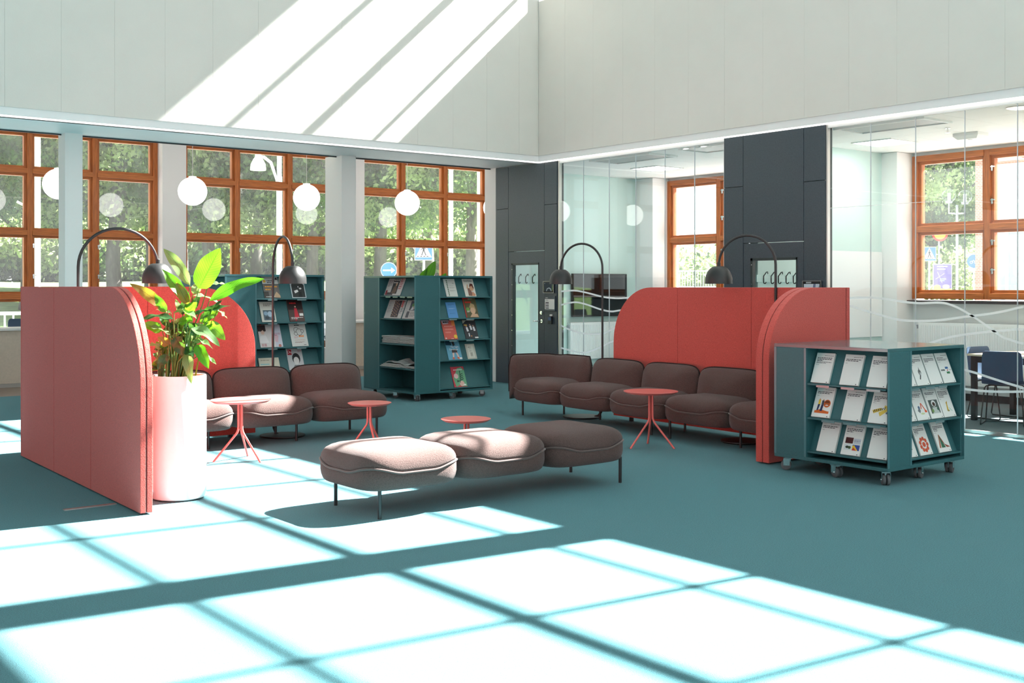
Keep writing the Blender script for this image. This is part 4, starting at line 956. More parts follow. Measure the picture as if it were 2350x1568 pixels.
mag(T1, 0.69, 0.517, 0.225, 0.29, 'light-blue magazine titled over a runner in shorts, tall bookcase', (104, 164, 190), [('p', [(0.0, 0.95), (0.42, 0.93), (0.42, 0.70), (0.0, 0.72)], (30, 66, 84)), ('p', [(0.42, 0.98), (0.62, 0.98), (0.66, 0.70), (0.5, 0.66)], (60, 58, 60)), ('p', [(0.36, 0.5), (0.72, 0.52), (0.74, 0.34), (0.34, 0.34)], (70, 62, 62)), ('p', [(0.36, 0.34), (0.50, 0.34), (0.42, 0.1), (0.34, 0.1)], (220, 190, 180)), ('p', [(0.60, 0.34), (0.73, 0.34), (0.82, 0.08), (0.72, 0.08)], (220, 190, 180)), ('r', 0.30, 0.02, 0.44, 0.12, (214, 104, 70)), ('p', [(0.6, 0.12), (0.78, 0.12), (0.86, 0.02), (0.7, 0.02)], (214, 104, 70)), ('r', 0.8, 0.02, 0.99, 0.1, (230, 230, 225))], [('The Agile', 0.60, 0.62, 0.12, (240, 240, 240)), ('Developer', 0.52, 0.50, 0.12, (240, 240, 240))])
mag(T1, 0.97, 0.517, 0.155, 0.215, 'small grey-beige booklet with a framed title page, tall bookcase', (186, 184, 172), [('r', 0.18, 0.08, 0.82, 0.92, (206, 204, 192)), ('t', 0.26, 0.78, 0.76, 0.05, 1, (70, 70, 68)), ('t', 0.3, 0.75, 0.66, 0.03, 1, G_), ('t', 0.35, 0.7, 0.52, 0.035, 1, (90, 90, 88)), ('r', 0.38, 0.16, 0.64, 0.44, (176, 174, 162)), ('t', 0.42, 0.6, 0.36, 0.03, 4, (130, 128, 120))])
mag(T1, 0.777, 0.148, 0.215, 0.285, 'red and green magazine with pink flowers, bottom row of the tall bookcase', (200, 66, 78), [('p', [(0.06, 0.45), (0.3, 0.7), (0.5, 0.92), (0.8, 0.96), (1, 0.8), (1, 0.02), (0.15, 0.02)], (112, 170, 132)), ('c', 0.30, 0.54, 0.17, (226, 190, 188)), ('c', 0.64, 0.16, 0.18, (222, 180, 170)), ('c', 0.42, 0.04, 0.12, (206, 90, 92), 0.06), ('p', [(0.5, 0.2), (0.54, 0.2), (0.68, 0.8), (0.62, 0.8)], (36, 60, 52))] + [('p', [(0.55 + 0.02 * i, 0.3 + 0.09 * i), (0.80, 0.36 + 0.09 * i), (0.86, 0.42 + 0.085 * i), (0.58 + 0.02 * i, 0.36 + 0.09 * i)], (40, 70, 58)) for i in range(4)] + [('p', [(0.3, 0.34), (0.56, 0.3), (0.3, 0.22)], (40, 70, 58)), ('t', 0.18, 0.95, 0.82, 0.055, 1, (236, 226, 220)), ('r', 0.72, 0.06, 0.92, 0.13, (230, 230, 225))])

# magazines on the bookcase behind the left sofa
K1 = FK[1]
mag(K1, 0.62, 1.36, 0.205, 0.275, 'magazine with a white head band and orange lettering over a dark photo, behind left sofa', (112, 108, 104), [('r', 0, 0.66, 1, 1, (206, 208, 206)), ('c', 0.14, 0.78, 0.09, (226, 180, 70)), ('t', 0.3, 0.75, 0.78, 0.05, 2, K_), ('p', [(0.8, 0.88), (0.92, 0.96), (0.98, 0.86), (0.9, 0.84)], K_), ('t', 0.12, 0.9, 0.50, 0.085, 2, (232, 160, 60)), ('p', [(0.55, 0.05), (0.8, 0.3), (1, 0.12), (1, 0.02)], (190, 160, 130)), ('r', 0.0, 0.0, 0.3, 0.3, (70, 66, 62)), ('t', 0.1, 0.95, 0.05, 0.03, 1, (235, 235, 230))])
mag(K1, 0.97, 1.36, 0.19, 0.27, 'black and white photo magazine below the lamp shade, behind the left sofa', (178, 188, 192), [('r', 0.06, 0.04, 0.94, 0.62, (44, 46, 46)), ('p', [(0.06, 0.62), (0.2, 0.8), (0.5, 0.84), (0.75, 0.76), (0.94, 0.62)], (52, 54, 52)), ('p', [(0.2, 0.34), (0.45, 0.4), (0.5, 0.3), (0.25, 0.22)], (215, 216, 214)), ('c', 0.66, 0.45, 0.09, (200, 200, 198), 0.06), ('p', [(0.45, 0.05), (0.55, 0.3), (0.7, 0.28), (0.72, 0.05)], (20, 20, 20)), ('t', 0.2, 0.9, 0.93, 0.05, 1, (40, 42, 46)), ('r', 0.5, 0.5, 0.56, 0.56, (230, 230, 230))])
mag(K1, 0.575, 1.078, 0.185, 0.255, 'pale booklet with a grey pebble photo, second row behind the left sofa', (206, 204, 194), [('r', 0.16, 0.08, 0.92, 0.58, (96, 112, 122)), ('c', 0.34, 0.42, 0.14, (140, 168, 190)), ('c', 0.62, 0.38, 0.16, (176, 196, 212), 0.2), ('c', 0.78, 0.2, 0.12, (130, 150, 168)), ('c', 0.4, 0.2, 0.15, (70, 82, 90), 0.1), ('t', 0.25, 0.85, 0.86, 0.05, 2, (110, 108, 100))], t=0.012)
mag(K1, 0.945, 1.078, 0.20, 0.275, 'dark magazine with a figure in red, second row behind the left sofa', (84, 66, 62), [('r', 0.02, 0.55, 0.98, 0.98, (46, 30, 30)), ('t', 0.15, 0.85, 0.82, 0.09, 1, (196, 44, 44)), ('p', [(0.36, 0.2), (0.42, 0.62), (0.58, 0.62), (0.66, 0.2)], (196, 44, 58)), ('c', 0.50, 0.69, 0.05, (206, 164, 140)), ('p', [(0.36, 0.2), (0.5, 0.2), (0.46, 0.02), (0.38, 0.02)], (160, 40, 52)), ('r', 0.70, 0.26, 0.95, 0.38, (226, 226, 222)), ('t', 0.12, 0.9, 0.17, 0.035, 2, (236, 230, 226))])
mag(K1, 0.565, 0.781, 0.20, 0.285, 'pale magazine with a portrait in a white shirt, third row behind the left sofa', (210, 206, 204), [('r', 0.0, 0.70, 0.5, 0.98, (58, 50, 50)), ('c', 0.28, 0.66, 0.12, (216, 184, 168), 0.15), ('p', [(0.16, 0.68), (0.2, 0.82), (0.38, 0.82), (0.42, 0.66), (0.3, 0.76)], (60, 44, 40)), ('p', [(0.02, 0.2), (0.1, 0.5), (0.45, 0.52), (0.6, 0.2)], (224, 220, 220)), ('r', 0.10, 0.04, 0.24, 0.16, (196, 160, 160)), ('r', 0.27, 0.04, 0.41, 0.16, (190, 150, 155)), ('c', 0.2, 0.98, 0.06, (206, 90, 70), 0.03)])
mag(K1, 0.665, 0.781, 0.19, 0.285, 'pale lilac magazine tucked half behind the portrait magazine, third row behind the left sofa', (196, 196, 208), [('p', [(0.3, 0.3), (0.5, 0.6), (0.8, 0.5), (0.7, 0.2)], (206, 170, 180)), ('t', 0.3, 0.95, 0.6, 0.03, 3, (170, 110, 130)), ('c', 0.8, 0.06, 0.1, (190, 120, 110))], v=0.055, t=0.004)
mag(K1, 0.985, 0.781, 0.215, 0.29, 'white magazine with dark swirls and orange lettering, third row behind the left sofa', (206, 206, 202), [('t', 0.32, 0.68, 0.9, 0.05, 1, K_)] + [q for i, (x, y, r) in enumerate(((0.40, 0.72, 0.16), (0.56, 0.62, 0.20), (0.34, 0.55, 0.11), (0.76, 0.66, 0.10))) for q in (('c', x, y, r, (60, 44, 48)), ('c', x, y, r - 0.022, (206, 206, 202)))] + [('t', 0.2, 0.55, 0.40, 0.03, 2, (200, 150, 160)), ('t', 0.5, 0.95, 0.40, 0.10, 1, (232, 140, 74)), ('r', 0.2, 0.26, 0.85, 0.27, (196, 110, 100)), ('t', 0.2, 0.8, 0.18, 0.02, 2, (150, 110, 100)), ('t', 0.72, 0.95, 0.05, 0.025, 1, K_)])
mag(K1, 0.585, 0.50, 0.26, 0.16, 'low cream leaflet stack, bottom visible row behind the left sofa', (206, 202, 184), [('t', 0.1, 0.6, 0.8, 0.05, 1, (120, 110, 90)), ('r', 0.06, 0.45, 0.5, 0.55, (150, 190, 190))], t=0.02)
mag(K1, 0.94, 0.50, 0.205, 0.27, 'grey magazine with a red corner logo and a dark-haired portrait, behind the left sofa', (190, 190, 192), [('r', 0.06, 0.70, 0.32, 0.95, (176, 36, 48)), ('c', 0.56, 0.52, 0.26, (36, 34, 36), 0.34), ('c', 0.55, 0.42, 0.18, (212, 208, 206), 0.24), ('p', [(0.2, 0.02), (0.4, 0.22), (0.7, 0.22), (0.9, 0.02)], (120, 118, 120)), ('t', 0.72, 0.97, 0.88, 0.03, 2, (176, 120, 124))], [('Du', 0.19, 0.83, 0.19, (245, 240, 240))])

# newspapers on the shaded side of the tall bookcase
T0 = FT[0]
NG = 'newspapers in the tall bookcase'
def paper_art(seed):
    rr = random.Random(seed); c1 = (45, 42, 44)
    return [('r', 0.10, 0.30, 0.72, 0.66, (52, 46, 48)), ('p', [(0.2, 0.30), (0.34, 0.6), (0.5, 0.5), (0.62, 0.30)], (110, 84, 70)), ('c', 0.55, 0.54, 0.05, (190, 150, 120)), ('c', 0.28, 0.52, 0.04, (150, 120, 100)),
            ('t', 0.06, 0.94, 0.26, 0.022, 5, (96, 94, 94)), ('t', 0.76, 0.95, 0.62, 0.02, 10, (110, 108, 108)), ('r', 0.8, 0.05, 0.94, 0.2, (150, 60, 62))]
def newspaper(u, z, w, h, label, art, texts=(), roll=0.0):
    r = pub(T0, u, w, h, 0.006, z, 'newspaper', label, 'newspaper', (196, 190, 188), art, NG, texts, pages=M_news, roll=roll)
    return r
newspaper(0.66, 1.378, 0.40, 0.245, 'front newspaper lying sideways on the top display row of the tall bookcase', [('r', 0.06, 0.02, 0.5, 0.18, (60, 56, 58)), ('r', 0.34, 0.10, 0.72, 0.96, (46, 42, 46)), ('p', [(0.4, 0.12), (0.46, 0.5), (0.58, 0.62), (0.68, 0.3), (0.62, 0.1)], (104, 78, 64)), ('c', 0.58, 0.66, 0.05, (190, 150, 120), 0.07), ('t', 0.37, 0.70, 0.86, 0.09, 2, (214, 210, 206)), ('r', 0.04, 0.05, 0.14, 0.3, (150, 40, 52)), ('t', 0.05, 0.3, 0.9, 0.03, 9, (110, 106, 106)), ('t', 0.76, 0.96, 0.92, 0.07, 6, (170, 56, 66))])
newspaper(0.665, 1.072, 0.42, 0.265, 'newspaper with a crowd photo on the second row of the tall bookcase', [('r', 0.36, 0.06, 0.78, 0.96, (60, 52, 54)), ('t', 0.06, 0.32, 0.92, 0.03, 14, (150, 146, 146)), ('t', 0.82, 0.97, 0.9, 0.05, 9, (50, 48, 50)), ('r', 0.8, 0.6, 0.9, 0.95, (190, 84, 84))] + [('c', 0.40 + 0.036 * (i % 10), 0.12 + 0.09 * (i // 10) + 0.03 * (i % 3), 0.02, [(160, 120, 100), (110, 90, 84), (190, 160, 140), (90, 80, 110)][i % 4]) for i in range(88)])
newspaper(1.075, 1.072, 0.34, 0.26, 'newspaper with a sports photo beside the crowd-photo one in the tall bookcase', [('r', 0.30, 0.45, 0.92, 0.96, (72, 76, 86)), ('c', 0.5, 0.74, 0.08, (90, 130, 80)), ('c', 0.66, 0.66, 0.10, (190, 160, 140)), ('p', [(0.4, 0.46), (0.5, 0.7), (0.62, 0.5)], (200, 200, 204)), ('r', 0.2, 0.06, 0.4, 0.4, (84, 84, 90)), ('t', 0.46, 0.9, 0.36, 0.03, 6, (120, 116, 116)), ('t', 0.05, 0.24, 0.9, 0.03, 14, (170, 168, 168))])
def folded(u0, u1, v0, v1, z, skew, label, bend=0.0):
    """one folded newspaper lying flat: thin slab with a rounded fold at the front"""
    b = MB(T0 @ Matrix.Translation(((u0 + u1) / 2, (v0 + v1) / 2, z)) @ Matrix.Rotation(skew, 4, 'Z'))
    w, d, th = (u1 - u0) / 2, (v1 - v0) / 2, 0.0125
    pr = [(-d, 0.002), (-d - 0.003, th * 0.5), (-d, th - 0.001), (-d * 0.3, th + 0.001), (d, th - 0.002), (d, 0.001), (0, 0.0)]
    rs = []
    for k in range(6):
        x = -w + 2 * w * k / 5
        rs.append([(x, y + 0.004 * math.sin(k * 2 + z * 300), q + bend * (k / 5) ** 2) for y, q in pr])
    b.rings(rs)
    o = b.build('newspaper', M_news, smooth=False); tag(o, label, 'newspaper', NG); return o
ORD = ['bottom', 'second', 'third', 'fourth', 'fifth', 'sixth', 'seventh']
for i in range(7): folded(0.425 + R.uniform(0, 0.012), 0.83 + R.uniform(-0.02, 0.03), 0.03 + R.uniform(0, 0.012), 0.32, 0.7425 + 0.0142 * i, R.uniform(-0.03, 0.03), ORD[i] + ' folded newspaper from below in the third-shelf stack by the side panel, tall bookcase')
for i in range(6): folded(0.86 + R.uniform(-0.01, 0.02), 1.235, 0.03 + R.uniform(0, 0.02), 0.31, 0.7425 + 0.0142 * i, R.uniform(-0.03, 0.02), ORD[i] + ' folded newspaper from below in the third-shelf stack by the corner, tall bookcase')
for i in range(3): folded(0.42 + 0.02 * i, 0.85, 0.0 + 0.02 * i, 0.30, 0.4225 + 0.0142 * i, 0.05 * i, ORD[i] + ' creased newspaper in the fourth-shelf pile by the side panel, tall bookcase')
for i in range(2): folded(0.87, 1.23, 0.04, 0.30, 0.4225 + 0.0142 * i, -0.03 * i, ORD[i] + ' creased newspaper in the fourth-shelf pile by the corner, tall bookcase')
b = MB(T0)
g = []
for i in range(9):
    for j in range(5):
        u = 0.47 + 0.66 * i / 8; v = 0.05 + 0.24 * j / 4
        g.append((u, v, 0.468 + 0.012 * math.sin(i * 1.7 + j) + 0.02 * math.exp(-((i - 3) / 1.2) ** 2) * (1 + j * 0.5) + 0.018 * max(0, math.sin(i * 0.9 + j * 0.7))))
b.add(g, [(i * 5 + j, (i + 1) * 5 + j, (i + 1) * 5 + j + 1, i * 5 + j + 1) for i in range(8) for j in range(4)])
o = b.build('newspaper', M_news); sm = o.modifiers.new('thick', 'SOLIDIFY'); sm.thickness = 0.004
tag(o, 'crumpled open newspaper on top of the fourth-shelf pile in the tall bookcase', 'newspaper', NG)

# ------------------------------------------------------------------ pendant globes, counters and chairs in the window niche
GL = ['white globe pendant half hidden behind the pale pillar at the first wood window', 'white globe pendant before the pale pier between the first two wood windows', 'white globe pendant at the right upright of the middle wood window',
      'white globe pendant at the far wood window, above the tall bookcase', 'white globe pendant almost hidden behind the pillar at the dark wall']
for gx, lb in zip((5.03, 7.07, 9.07, 11.08, 13.06), GL):
    t = thing('pendant_lamp', lb, 'lamp', (gx, 17.1, 3.0), 'white globe pendants')
    MB().sphere((gx, 17.1, 3.0), 0.222, 40, 20).build('globe', M_globe, t, smooth=True)
    MB().lathe(gx, 17.1, [(0.06, 3.212), (0.06, 3.235), (0.012, 3.245)], 20).build('cap', M_white, t, smooth=True)
    MB().tube([(gx, 17.1, 3.24), (gx, 17.1, 4.02)], 0.005, 6).build('cord', M_alu, t)
    MB().lathe(gx, 17.1, [(0.05, 4.02), (0.05, 4.05)], 16).build('canopy', M_white, t)

def counter(x0, x1, p0, p1, label):
    t = thing('counter', label, 'counter', ((x0 + x1) / 2, 18.1, 0), 'long window counters')
    MB().box(x0, x1, 17.78, 18.46, 0.845, 0.882).build('counter_top', M_countertop, t, bevel=0.003)
    x = p0
    while x < p1 - 0.01:
        MB().box(x + 0.002, min(x + 1.2, p1) - 0.002, 17.81, 17.84, 0.06, 0.845).build('front_panel', M_beige, t); x += 1.2
    MB().box(p0, p1, 17.83, 17.85, 0.0, 0.06).build('plinth', M_alu, t)
    for x in (x0 + 0.08, x1 - 0.08):
        for y in (17.86, 18.38): MB().tube([(x, y, 0), (x, y, 0.845)], 0.02, 10).build('leg', M_white, t)
    return t
counter(0.5, 6.2, 0.5, 6.2, 'white-topped counter with a beige front by the first wood window')
counter(8.9, 14.25, 10.1, 14.25, 'white-topped counter with a beige front behind the pale pillar by the far wood windows')

def chair(M, label, shell=None, high=0.0, group='blue shell chairs'):
    shell = shell or M_blue
    o = M @ Vector((0, 0, 0)); t = thing('shell_chair', label, 'chair', tuple(o), group)
    prof = [(0.21, 0.438), (0.19, 0.452), (0.10, 0.447), (0.0, 0.440), (-0.10, 0.440), (-0.165, 0.455), (-0.20, 0.49), (-0.218, 0.55), (-0.232, 0.64), (-0.248, 0.74), (-0.256, 0.785), (-0.258, 0.805)]
    wid = [0.19, 0.212, 0.215, 0.215, 0.215, 0.212, 0.208, 0.205, 0.203, 0.200, 0.190, 0.165]
    def shell_rows(idx):
        rs = []
        for i in idx:
            y, z = prof[i]; a = prof[max(i - 1, 0)]; b = prof[min(i + 1, len(prof) - 1)]
            tx, tz = b[0] - a[0], b[1] - a[1]; l = math.hypot(tx, tz); ny, nz = -tz / l, tx / l
            w = wid[i]; row = []
            for s in (-1, -0.85, -0.4, 0, 0.4, 0.85, 1): row.append((w * s, y - ny * 0.018 * s * s, z + high + (-nz * 0.018 * s * s if i > 4 else 0.012 * s * s)))
            for s in (1, 0.85, 0.4, 0, -0.4, -0.85, -1): row.append((w * s, y - ny * 0.018 * s * s + ny * 0.010, z + high + (-nz * 0.018 * s * s if i > 4 else 0.012 * s * s) + nz * 0.010))
            rs.append(row)
        return rs
    MB(M).rings(shell_rows(range(0, 7))).build('seat', shell, t, smooth=True, angle=60)
    MB(M).rings(shell_rows(range(6, 12))).build('backrest', shell, t, smooth=True, angle=60)
    h = 0.43 + high
    for s in (-1, 1):
        MB(M).tube([(s * 0.12, -0.10, h), (s * 0.17, -0.125, h - 0.01), (s * 0.185, -0.14, h - 0.03), (s * 0.215, -0.22, 0.03), (s * 0.215, -0.205, 0.01), (s * 0.215, 0.0, 0.008), (s * 0.215, 0.20, 0.01), (s * 0.213, 0.215, 0.03), (s * 0.185, 0.14, h - 0.03), (s * 0.17, 0.125, h - 0.01), (s * 0.12, 0.10, h)], 0.0075, 8).build('sled_leg', M_steelblack, t, smooth=True)
    MB(M).tube([(-0.12, 0.10, h), (0.12, 0.10, h)], 0.0075, 8).build('crossbar', M_steelblack, t)
    MB(M).tube([(-0.12, -0.10, h), (0.12, -0.10, h)], 0.0075, 8).build('crossbar', M_steelblack, t)
    MB(M).tube([(-0.215, 0.19, 0.009), (0.215, 0.19, 0.009)], 0.0065, 8).build('floor_bar', M_steelblack, t)
    return t
def at(x, y, deg): return Matrix.Translation((x, y, 0)) @ Matrix.Rotation(math.radians(deg), 4, 'Z')
chair(at(4.95, 18.58, 175), 'blue chair showing only its back above the counter by the first wood window', high=0.19, group='blue counter chairs')
chair(at(10.12, 18.45, 215), 'blue chair at the counter, seen between the tall bookcase and the pale pillar', high=0.14, group='blue counter chairs')
chair(at(11.42, 18.58, 180), 'blue chair back just above the counter, left of the newspaper bookcase', high=0.19, group='blue counter chairs')

# ------------------------------------------------------------------ meeting room things behind the glass
tb = thing('meeting_table', 'birch-topped meeting table on black square legs behind the glass', 'table', (12.38, 5.6, 0))
MB().box(11.90, 12.86, 4.3, 6.83, 0.722, 0.745).build('tabletop', M_birch, tb, bevel=0.003)
MB().box(11.93, 12.83, 6.77, 6.80, 0.65, 0.722).box(11.93, 12.83, 4.33, 4.36, 0.65, 0.722).box(11.93, 11.96, 4.36, 6.77, 0.65, 0.722).box(12.80, 12.83, 4.36, 6.77, 0.65, 0.722).build('apron', M_steelblack, tb)
for x in (11.955, 12.805):
    for y in (4.355, 6.775): MB().box(x - 0.028, x + 0.028, y - 0.028, y + 0.028, 0, 0.722).build('leg', M_steelblack, tb, bevel=0.004)
chair(at(11.84, 6.36, -68), 'navy chair with its back to the glass at the birch meeting table', group='blue meeting chairs')
chair(at(12.34, 6.73, 172), 'blue-grey chair at the end of the birch table, beyond the low bookcase corner', M_lightblue, group='blue meeting chairs')
chair(at(11.88, 5.45, -88), 'navy chair at the birch table cut off at the picture edge', group='blue meeting chairs')

def radiator(M, L, z0, z1, label):
    t = thing('radiator', label, 'radiator', tuple(M @ Vector((L / 2, 0, z0))), 'white panel radiators')
    MB(M).box(0, L, -0.09, -0.03, z0, z1).build('body', M_radiator, t, bevel=0.006)
    b = MB(M); n = int(L / 0.034)
    for k in range(n):
        x = 0.03 + (L - 0.06) * k / n
        b.box(x, x + 0.017, -0.098, -0.09, z0 + 0.03, z1 - 0.04)
    b.build('ribs', M_radiator, t)['kind'] = 'stuff'
    MB(M).box(0.0, L, -0.088, -0.032, z1, z1 + 0.004).build('top_grille', M_vent, t)
    MB(M).tube([(-0.02, -0.06, z1 - 0.05), (-0.02, -0.06, z1 - 0.09)], 0.018, 10).tube([(-0.04, -0.06, z1 - 0.05), (0.0, -0.06, z1 - 0.05)], 0.012, 8).build('valve', M_ext_grey, t)
    MB(M).box(0.15, 0.19, -0.035, 0.0, z0 + 0.05, z1 - 0.05).box(L - 0.19, L - 0.15, -0.035, 0.0, z0 + 0.05, z1 - 0.05).build('bracket', M_radiator, t)
    return t
radiator(Matrix.Translation((12.0, 13.8, 0)), 1.45, 0.32, 0.92, 'white ribbed radiator under the dark television')
radiator(Matrix(((0, 1, 0, 13.94), (-1, 0, 0, 8.66), (0, 0, 1, 0), (0, 0, 0, 1))), 3.9, 0.20, 1.02, 'long white ribbed radiator under the wood window of the meeting room')

tv = thing('television', 'dark wall-mounted television reflecting the street, on the mint wall', 'television', (12.67, 13.77, 1.36))
MB().box(12.07, 13.28, 13.735, 13.775, 1.01, 1.712).build('housing', M_black, tv, bevel=0.004)
MB().box(12.085, 13.265, 13.731, 13.7352, 1.035, 1.697).build('screen', M_screen, tv)
MB().box(12.4, 12.9, 13.775, 13.8, 1.2, 1.5).build('wall_mount', M_black, tv)
wb = thing('whiteboard', 'glossy whiteboard on the mint wall behind the glass', 'whiteboard', (12.8, 9.02, 1.4))
MB().box(12.05, 13.535, 9.006, 9.022, 0.82, 1.972).build('board', M_wbgloss, wb, bevel=0.002)
for x in (12.1, 13.48): MB().box(x, x + 0.03, 9.022, 9.03, 0.85, 1.94).build('mount', M_alu, wb)

def hook_rail(xs, y, z, x0, x1, label):
    t = thing('coat_rack', label, 'coat rack', ((x0 + x1) / 2, y, z))
    MB().box(x0, x1, y - 0.022, y, z - 0.045, z + 0.045).build('rail', M_mint, t, bevel=0.002)
    for x in xs:
        MB().tube([(x, y - 0.09, z + 0.055), (x, y - 0.085, z + 0.082), (x, y - 0.07, z + 0.078), (x, y - 0.026, z + 0.03), (x, y - 0.026, z - 0.045), (x, y - 0.035, z - 0.062), (x, y - 0.052, z - 0.062), (x, y - 0.066, z - 0.045)], 0.0068, 8).build('hook', M_black, t, smooth=True)
    return t
hook_rail([10.985, 11.125, 11.265, 11.405, 11.545], 13.8, 1.615, 10.9, 11.65, 'row of black coat hooks seen through the door beside the pillar')
hook_rail([11.03, 11.175, 11.315, 11.465, 11.61], 9.03, 1.60, 10.905, 11.75, 'row of black coat hooks seen through the door behind the arc lamp')

def device_art(root, y0, y1, z0, z1, x, art):
    MM = Matrix(((0, 0, -1, x), (-1, 0, 0, (y0 + y1) / 2), (0, 1, 0, z0), (0, 0, 0, 1)))
    b, mats = art_mesh(MM, y1 - y0, z1 - z0, 0, art); b.build('display_print', mats, root)
def tablet(y0, y1, z0, z1, label, art):
    t = thing('tablet', label, 'tablet', (10.81, (y0 + y1) / 2, (z0 + z1) / 2), 'wall tablets by the doors')
    MB().box(10.796, 10.812, y0, y1, z0, z1).build('case', M_black, t, bevel=0.004)
    MB().box(10.7945, 10.7965, y0 + 0.016, y1 - 0.016, z0 + 0.016, z1 - 0.016).build('screen', M_screen, t)
    MB().box(10.81, 10.82, y0 + 0.05, y1 - 0.05, z0 + 0.04, z1 - 0.04).build('mount', M_black, t)
    b = MB(); f = 0.003
    b.box(10.7955, 10.799, y0, y0 + f, z0, z1).box(10.7955, 10.799, y1 - f, y1, z0, z1).box(10.7955, 10.799, y0, y1, z0, z0 + f).box(10.7955, 10.799, y0, y1, z1 - f, z1)
    b.build('rim', M_alu, t)
    device_art(t, y0, y1, z0, z1, 10.7944, art)
tablet(12.715, 12.955, 1.405, 1.58, 'black wall tablet beside the door near the pillar, behind the arc lamp shade', [('r', 0.09, 0.12, 0.86, 0.9, (28, 44, 58)), ('p', [(0.3, 0.16), (0.38, 0.4), (0.6, 0.48), (0.78, 0.36), (0.84, 0.16), (0.76, 0.16), (0.68, 0.34), (0.5, 0.38), (0.42, 0.3), (0.36, 0.16)], (170, 182, 190)), ('r', 0.14, 0.78, 0.2, 0.84, (150, 160, 170))])
tablet(7.985, 8.245, 1.385, 1.567, 'wall tablet with a pale screen just above the short red screen', [('r', 0.08, 0.1, 0.92, 0.8, (206, 210, 220)), ('p', [(0.5, 0.1), (0.6, 0.8), (0.72, 0.8), (0.68, 0.1)], (110, 122, 150)), ('p', [(0.7, 0.1), (0.9, 0.7), (0.92, 0.5), (0.8, 0.1)], (140, 150, 172)), ('r', 0.2, 0.84, 0.48, 0.93, (170, 172, 174))])
sg = thing('room_sign', 'dark framed room sign with a white sheet under the wall tablet', 'sign', (10.81, 12.81, 1.25))
MB().box(10.80, 10.82, 12.69, 12.925, 1.135, 1.36).build('frame', M_dark, sg, bevel=0.003)
MB().box(10.797, 10.8005, 12.70, 12.915, 1.165, 1.315).build('sheet', M_paper, sg)
device_art(sg, 12.70, 12.915, 1.165, 1.35, 10.7968, [('t', 0.08, 0.42, 0.89, 0.06, 1, (220, 220, 220)), ('t', 0.08, 0.45, 0.70, 0.05, 1, (70, 70, 74)), ('r', 0.08, 0.04, 0.42, 0.58, (96, 92, 96))] + [('r', 0.12 + 0.1 * i, 0.10 + 0.22 * j, 0.19 + 0.1 * i, 0.26 + 0.22 * j, (200, 200, 204)) for i in range(3) for j in range(2)])
cr = thing('card_reader', 'small dark card reader beside the door handle', 'card reader', (10.81, 12.80, 1.01))
MB().box(10.785, 10.82, 12.755, 12.835, 0.945, 1.06).build('body', M_black, cr, bevel=0.005)
MB().box(10.782, 10.7855, 12.765, 12.825, 1.0, 1.05).build('keypad', M_lightblue, cr)
MB().box(10.813, 10.82, 12.77, 12.825, 1.065, 1.09).build('tag', M_paper, cr)

# ceiling fittings of the glazed rooms
for (x0, x1, y0, y1, lb) in ((11.0, 11.5, 6.82, 7.92, 'perforated grey ceiling vent above the meeting table, near the glass'), (11.0, 11.5, 10.95, 12.1, 'perforated grey ceiling vent above the arc lamp before the television'), (11.0, 11.5, 9.3, 10.35, 'perforated grey ceiling vent next to the dark panel, beside the ring lights')):
    t = thing('ceiling_vent', lb, 'vent', ((x0 + x1) / 2, (y0 + y1) / 2, 3.31), 'ceiling vents')
    MB().box(x0, x1, y0, y1, 3.312, 3.325).build('panel', M_vent, t)
    MB().box(x0 - 0.03, x0, y0 - 0.03, y1 + 0.03, 3.30, 3.325).box(x1, x1 + 0.03, y0 - 0.03, y1 + 0.03, 3.30, 3.325).box(x0, x1, y0 - 0.03, y0, 3.30, 3.325).box(x0, x1, y1, y1 + 0.03, 3.30, 3.325).build('frame', M_white, t)
for (cx, cy, lb) in ((12.53, 8.31, 'flat square ceiling light in front of the meeting room whiteboard'), (12.53, 12.3, 'flat square ceiling light above the radiator and television'), (12.53, 10.0, 'flat square ceiling light in the television room behind the dark panel'), (12.53, 5.6, 'flat square ceiling light over the meeting table, outside the picture')):
    t = thing('ceiling_light', lb, 'ceiling light', (cx, cy, 3.31), 'flat ceiling lights')
    MB().box(cx - 0.27, cx + 0.27, cy - 0.27, cy + 0.27, 3.316, 3.322).build('diffuser', M_panel_light, t)
    MB().frame(cx - 0.29, cx + 0.29, cy - 0.29, cy + 0.29, 0.02, 3.31, 3.325).v
    b = MB()
    for (a, c, d, e_) in ((-0.29, -0.27, -0.29, 0.29), (0.27, 0.29, -0.29, 0.29), (-0.27, 0.27, -0.29, -0.27), (-0.27, 0.27, 0.27, 0.29)): b.box(cx + a, cx + c, cy + d, cy + e_, 3.312, 3.325)
    b.build('frame', M_white, t)
for (cx, cy, r, lb) in ((11.02, 10.24, 0.1, 'recessed ring light at the glass, further one of the pair'), (11.02, 9.93, 0.1, 'recessed ring light at the glass, next to the dark panel'), (11.17, 5.84, 0.13, 'recessed ring light in the meeting room at the picture edge')):
    t = thing('downlight', lb, 'ceiling light', (cx, cy, 3.32), 'recessed ring lights')
    MB().lathe(cx, cy, [(r * 0.72, 3.322), (r * 0.72, 3.312), (r * 0.8, 3.309), (r, 3.316), (r, 3.326)], 28, cap0=False, cap1=False).build('ring', M_alu, t, smooth=True)
    MB().lathe(cx, cy, [(0.005, 3.318), (r * 0.72, 3.318)], 28, cap0=False, cap1=False).build('lens', M_panel_light, t)
t = thing('sprinkler_head', 'small sprinkler head on the meeting room ceiling beside the vent', 'sprinkler', (11.99, 7.12, 3.3))
MB().lathe(11.99, 7.12, [(0.03, 3.325), (0.03, 3.318), (0.009, 3.314), (0.009, 3.275), (0.028, 3.272), (0.028, 3.268), (0.004, 3.266)], 14).build('head', M_chrome, t, smooth=True)
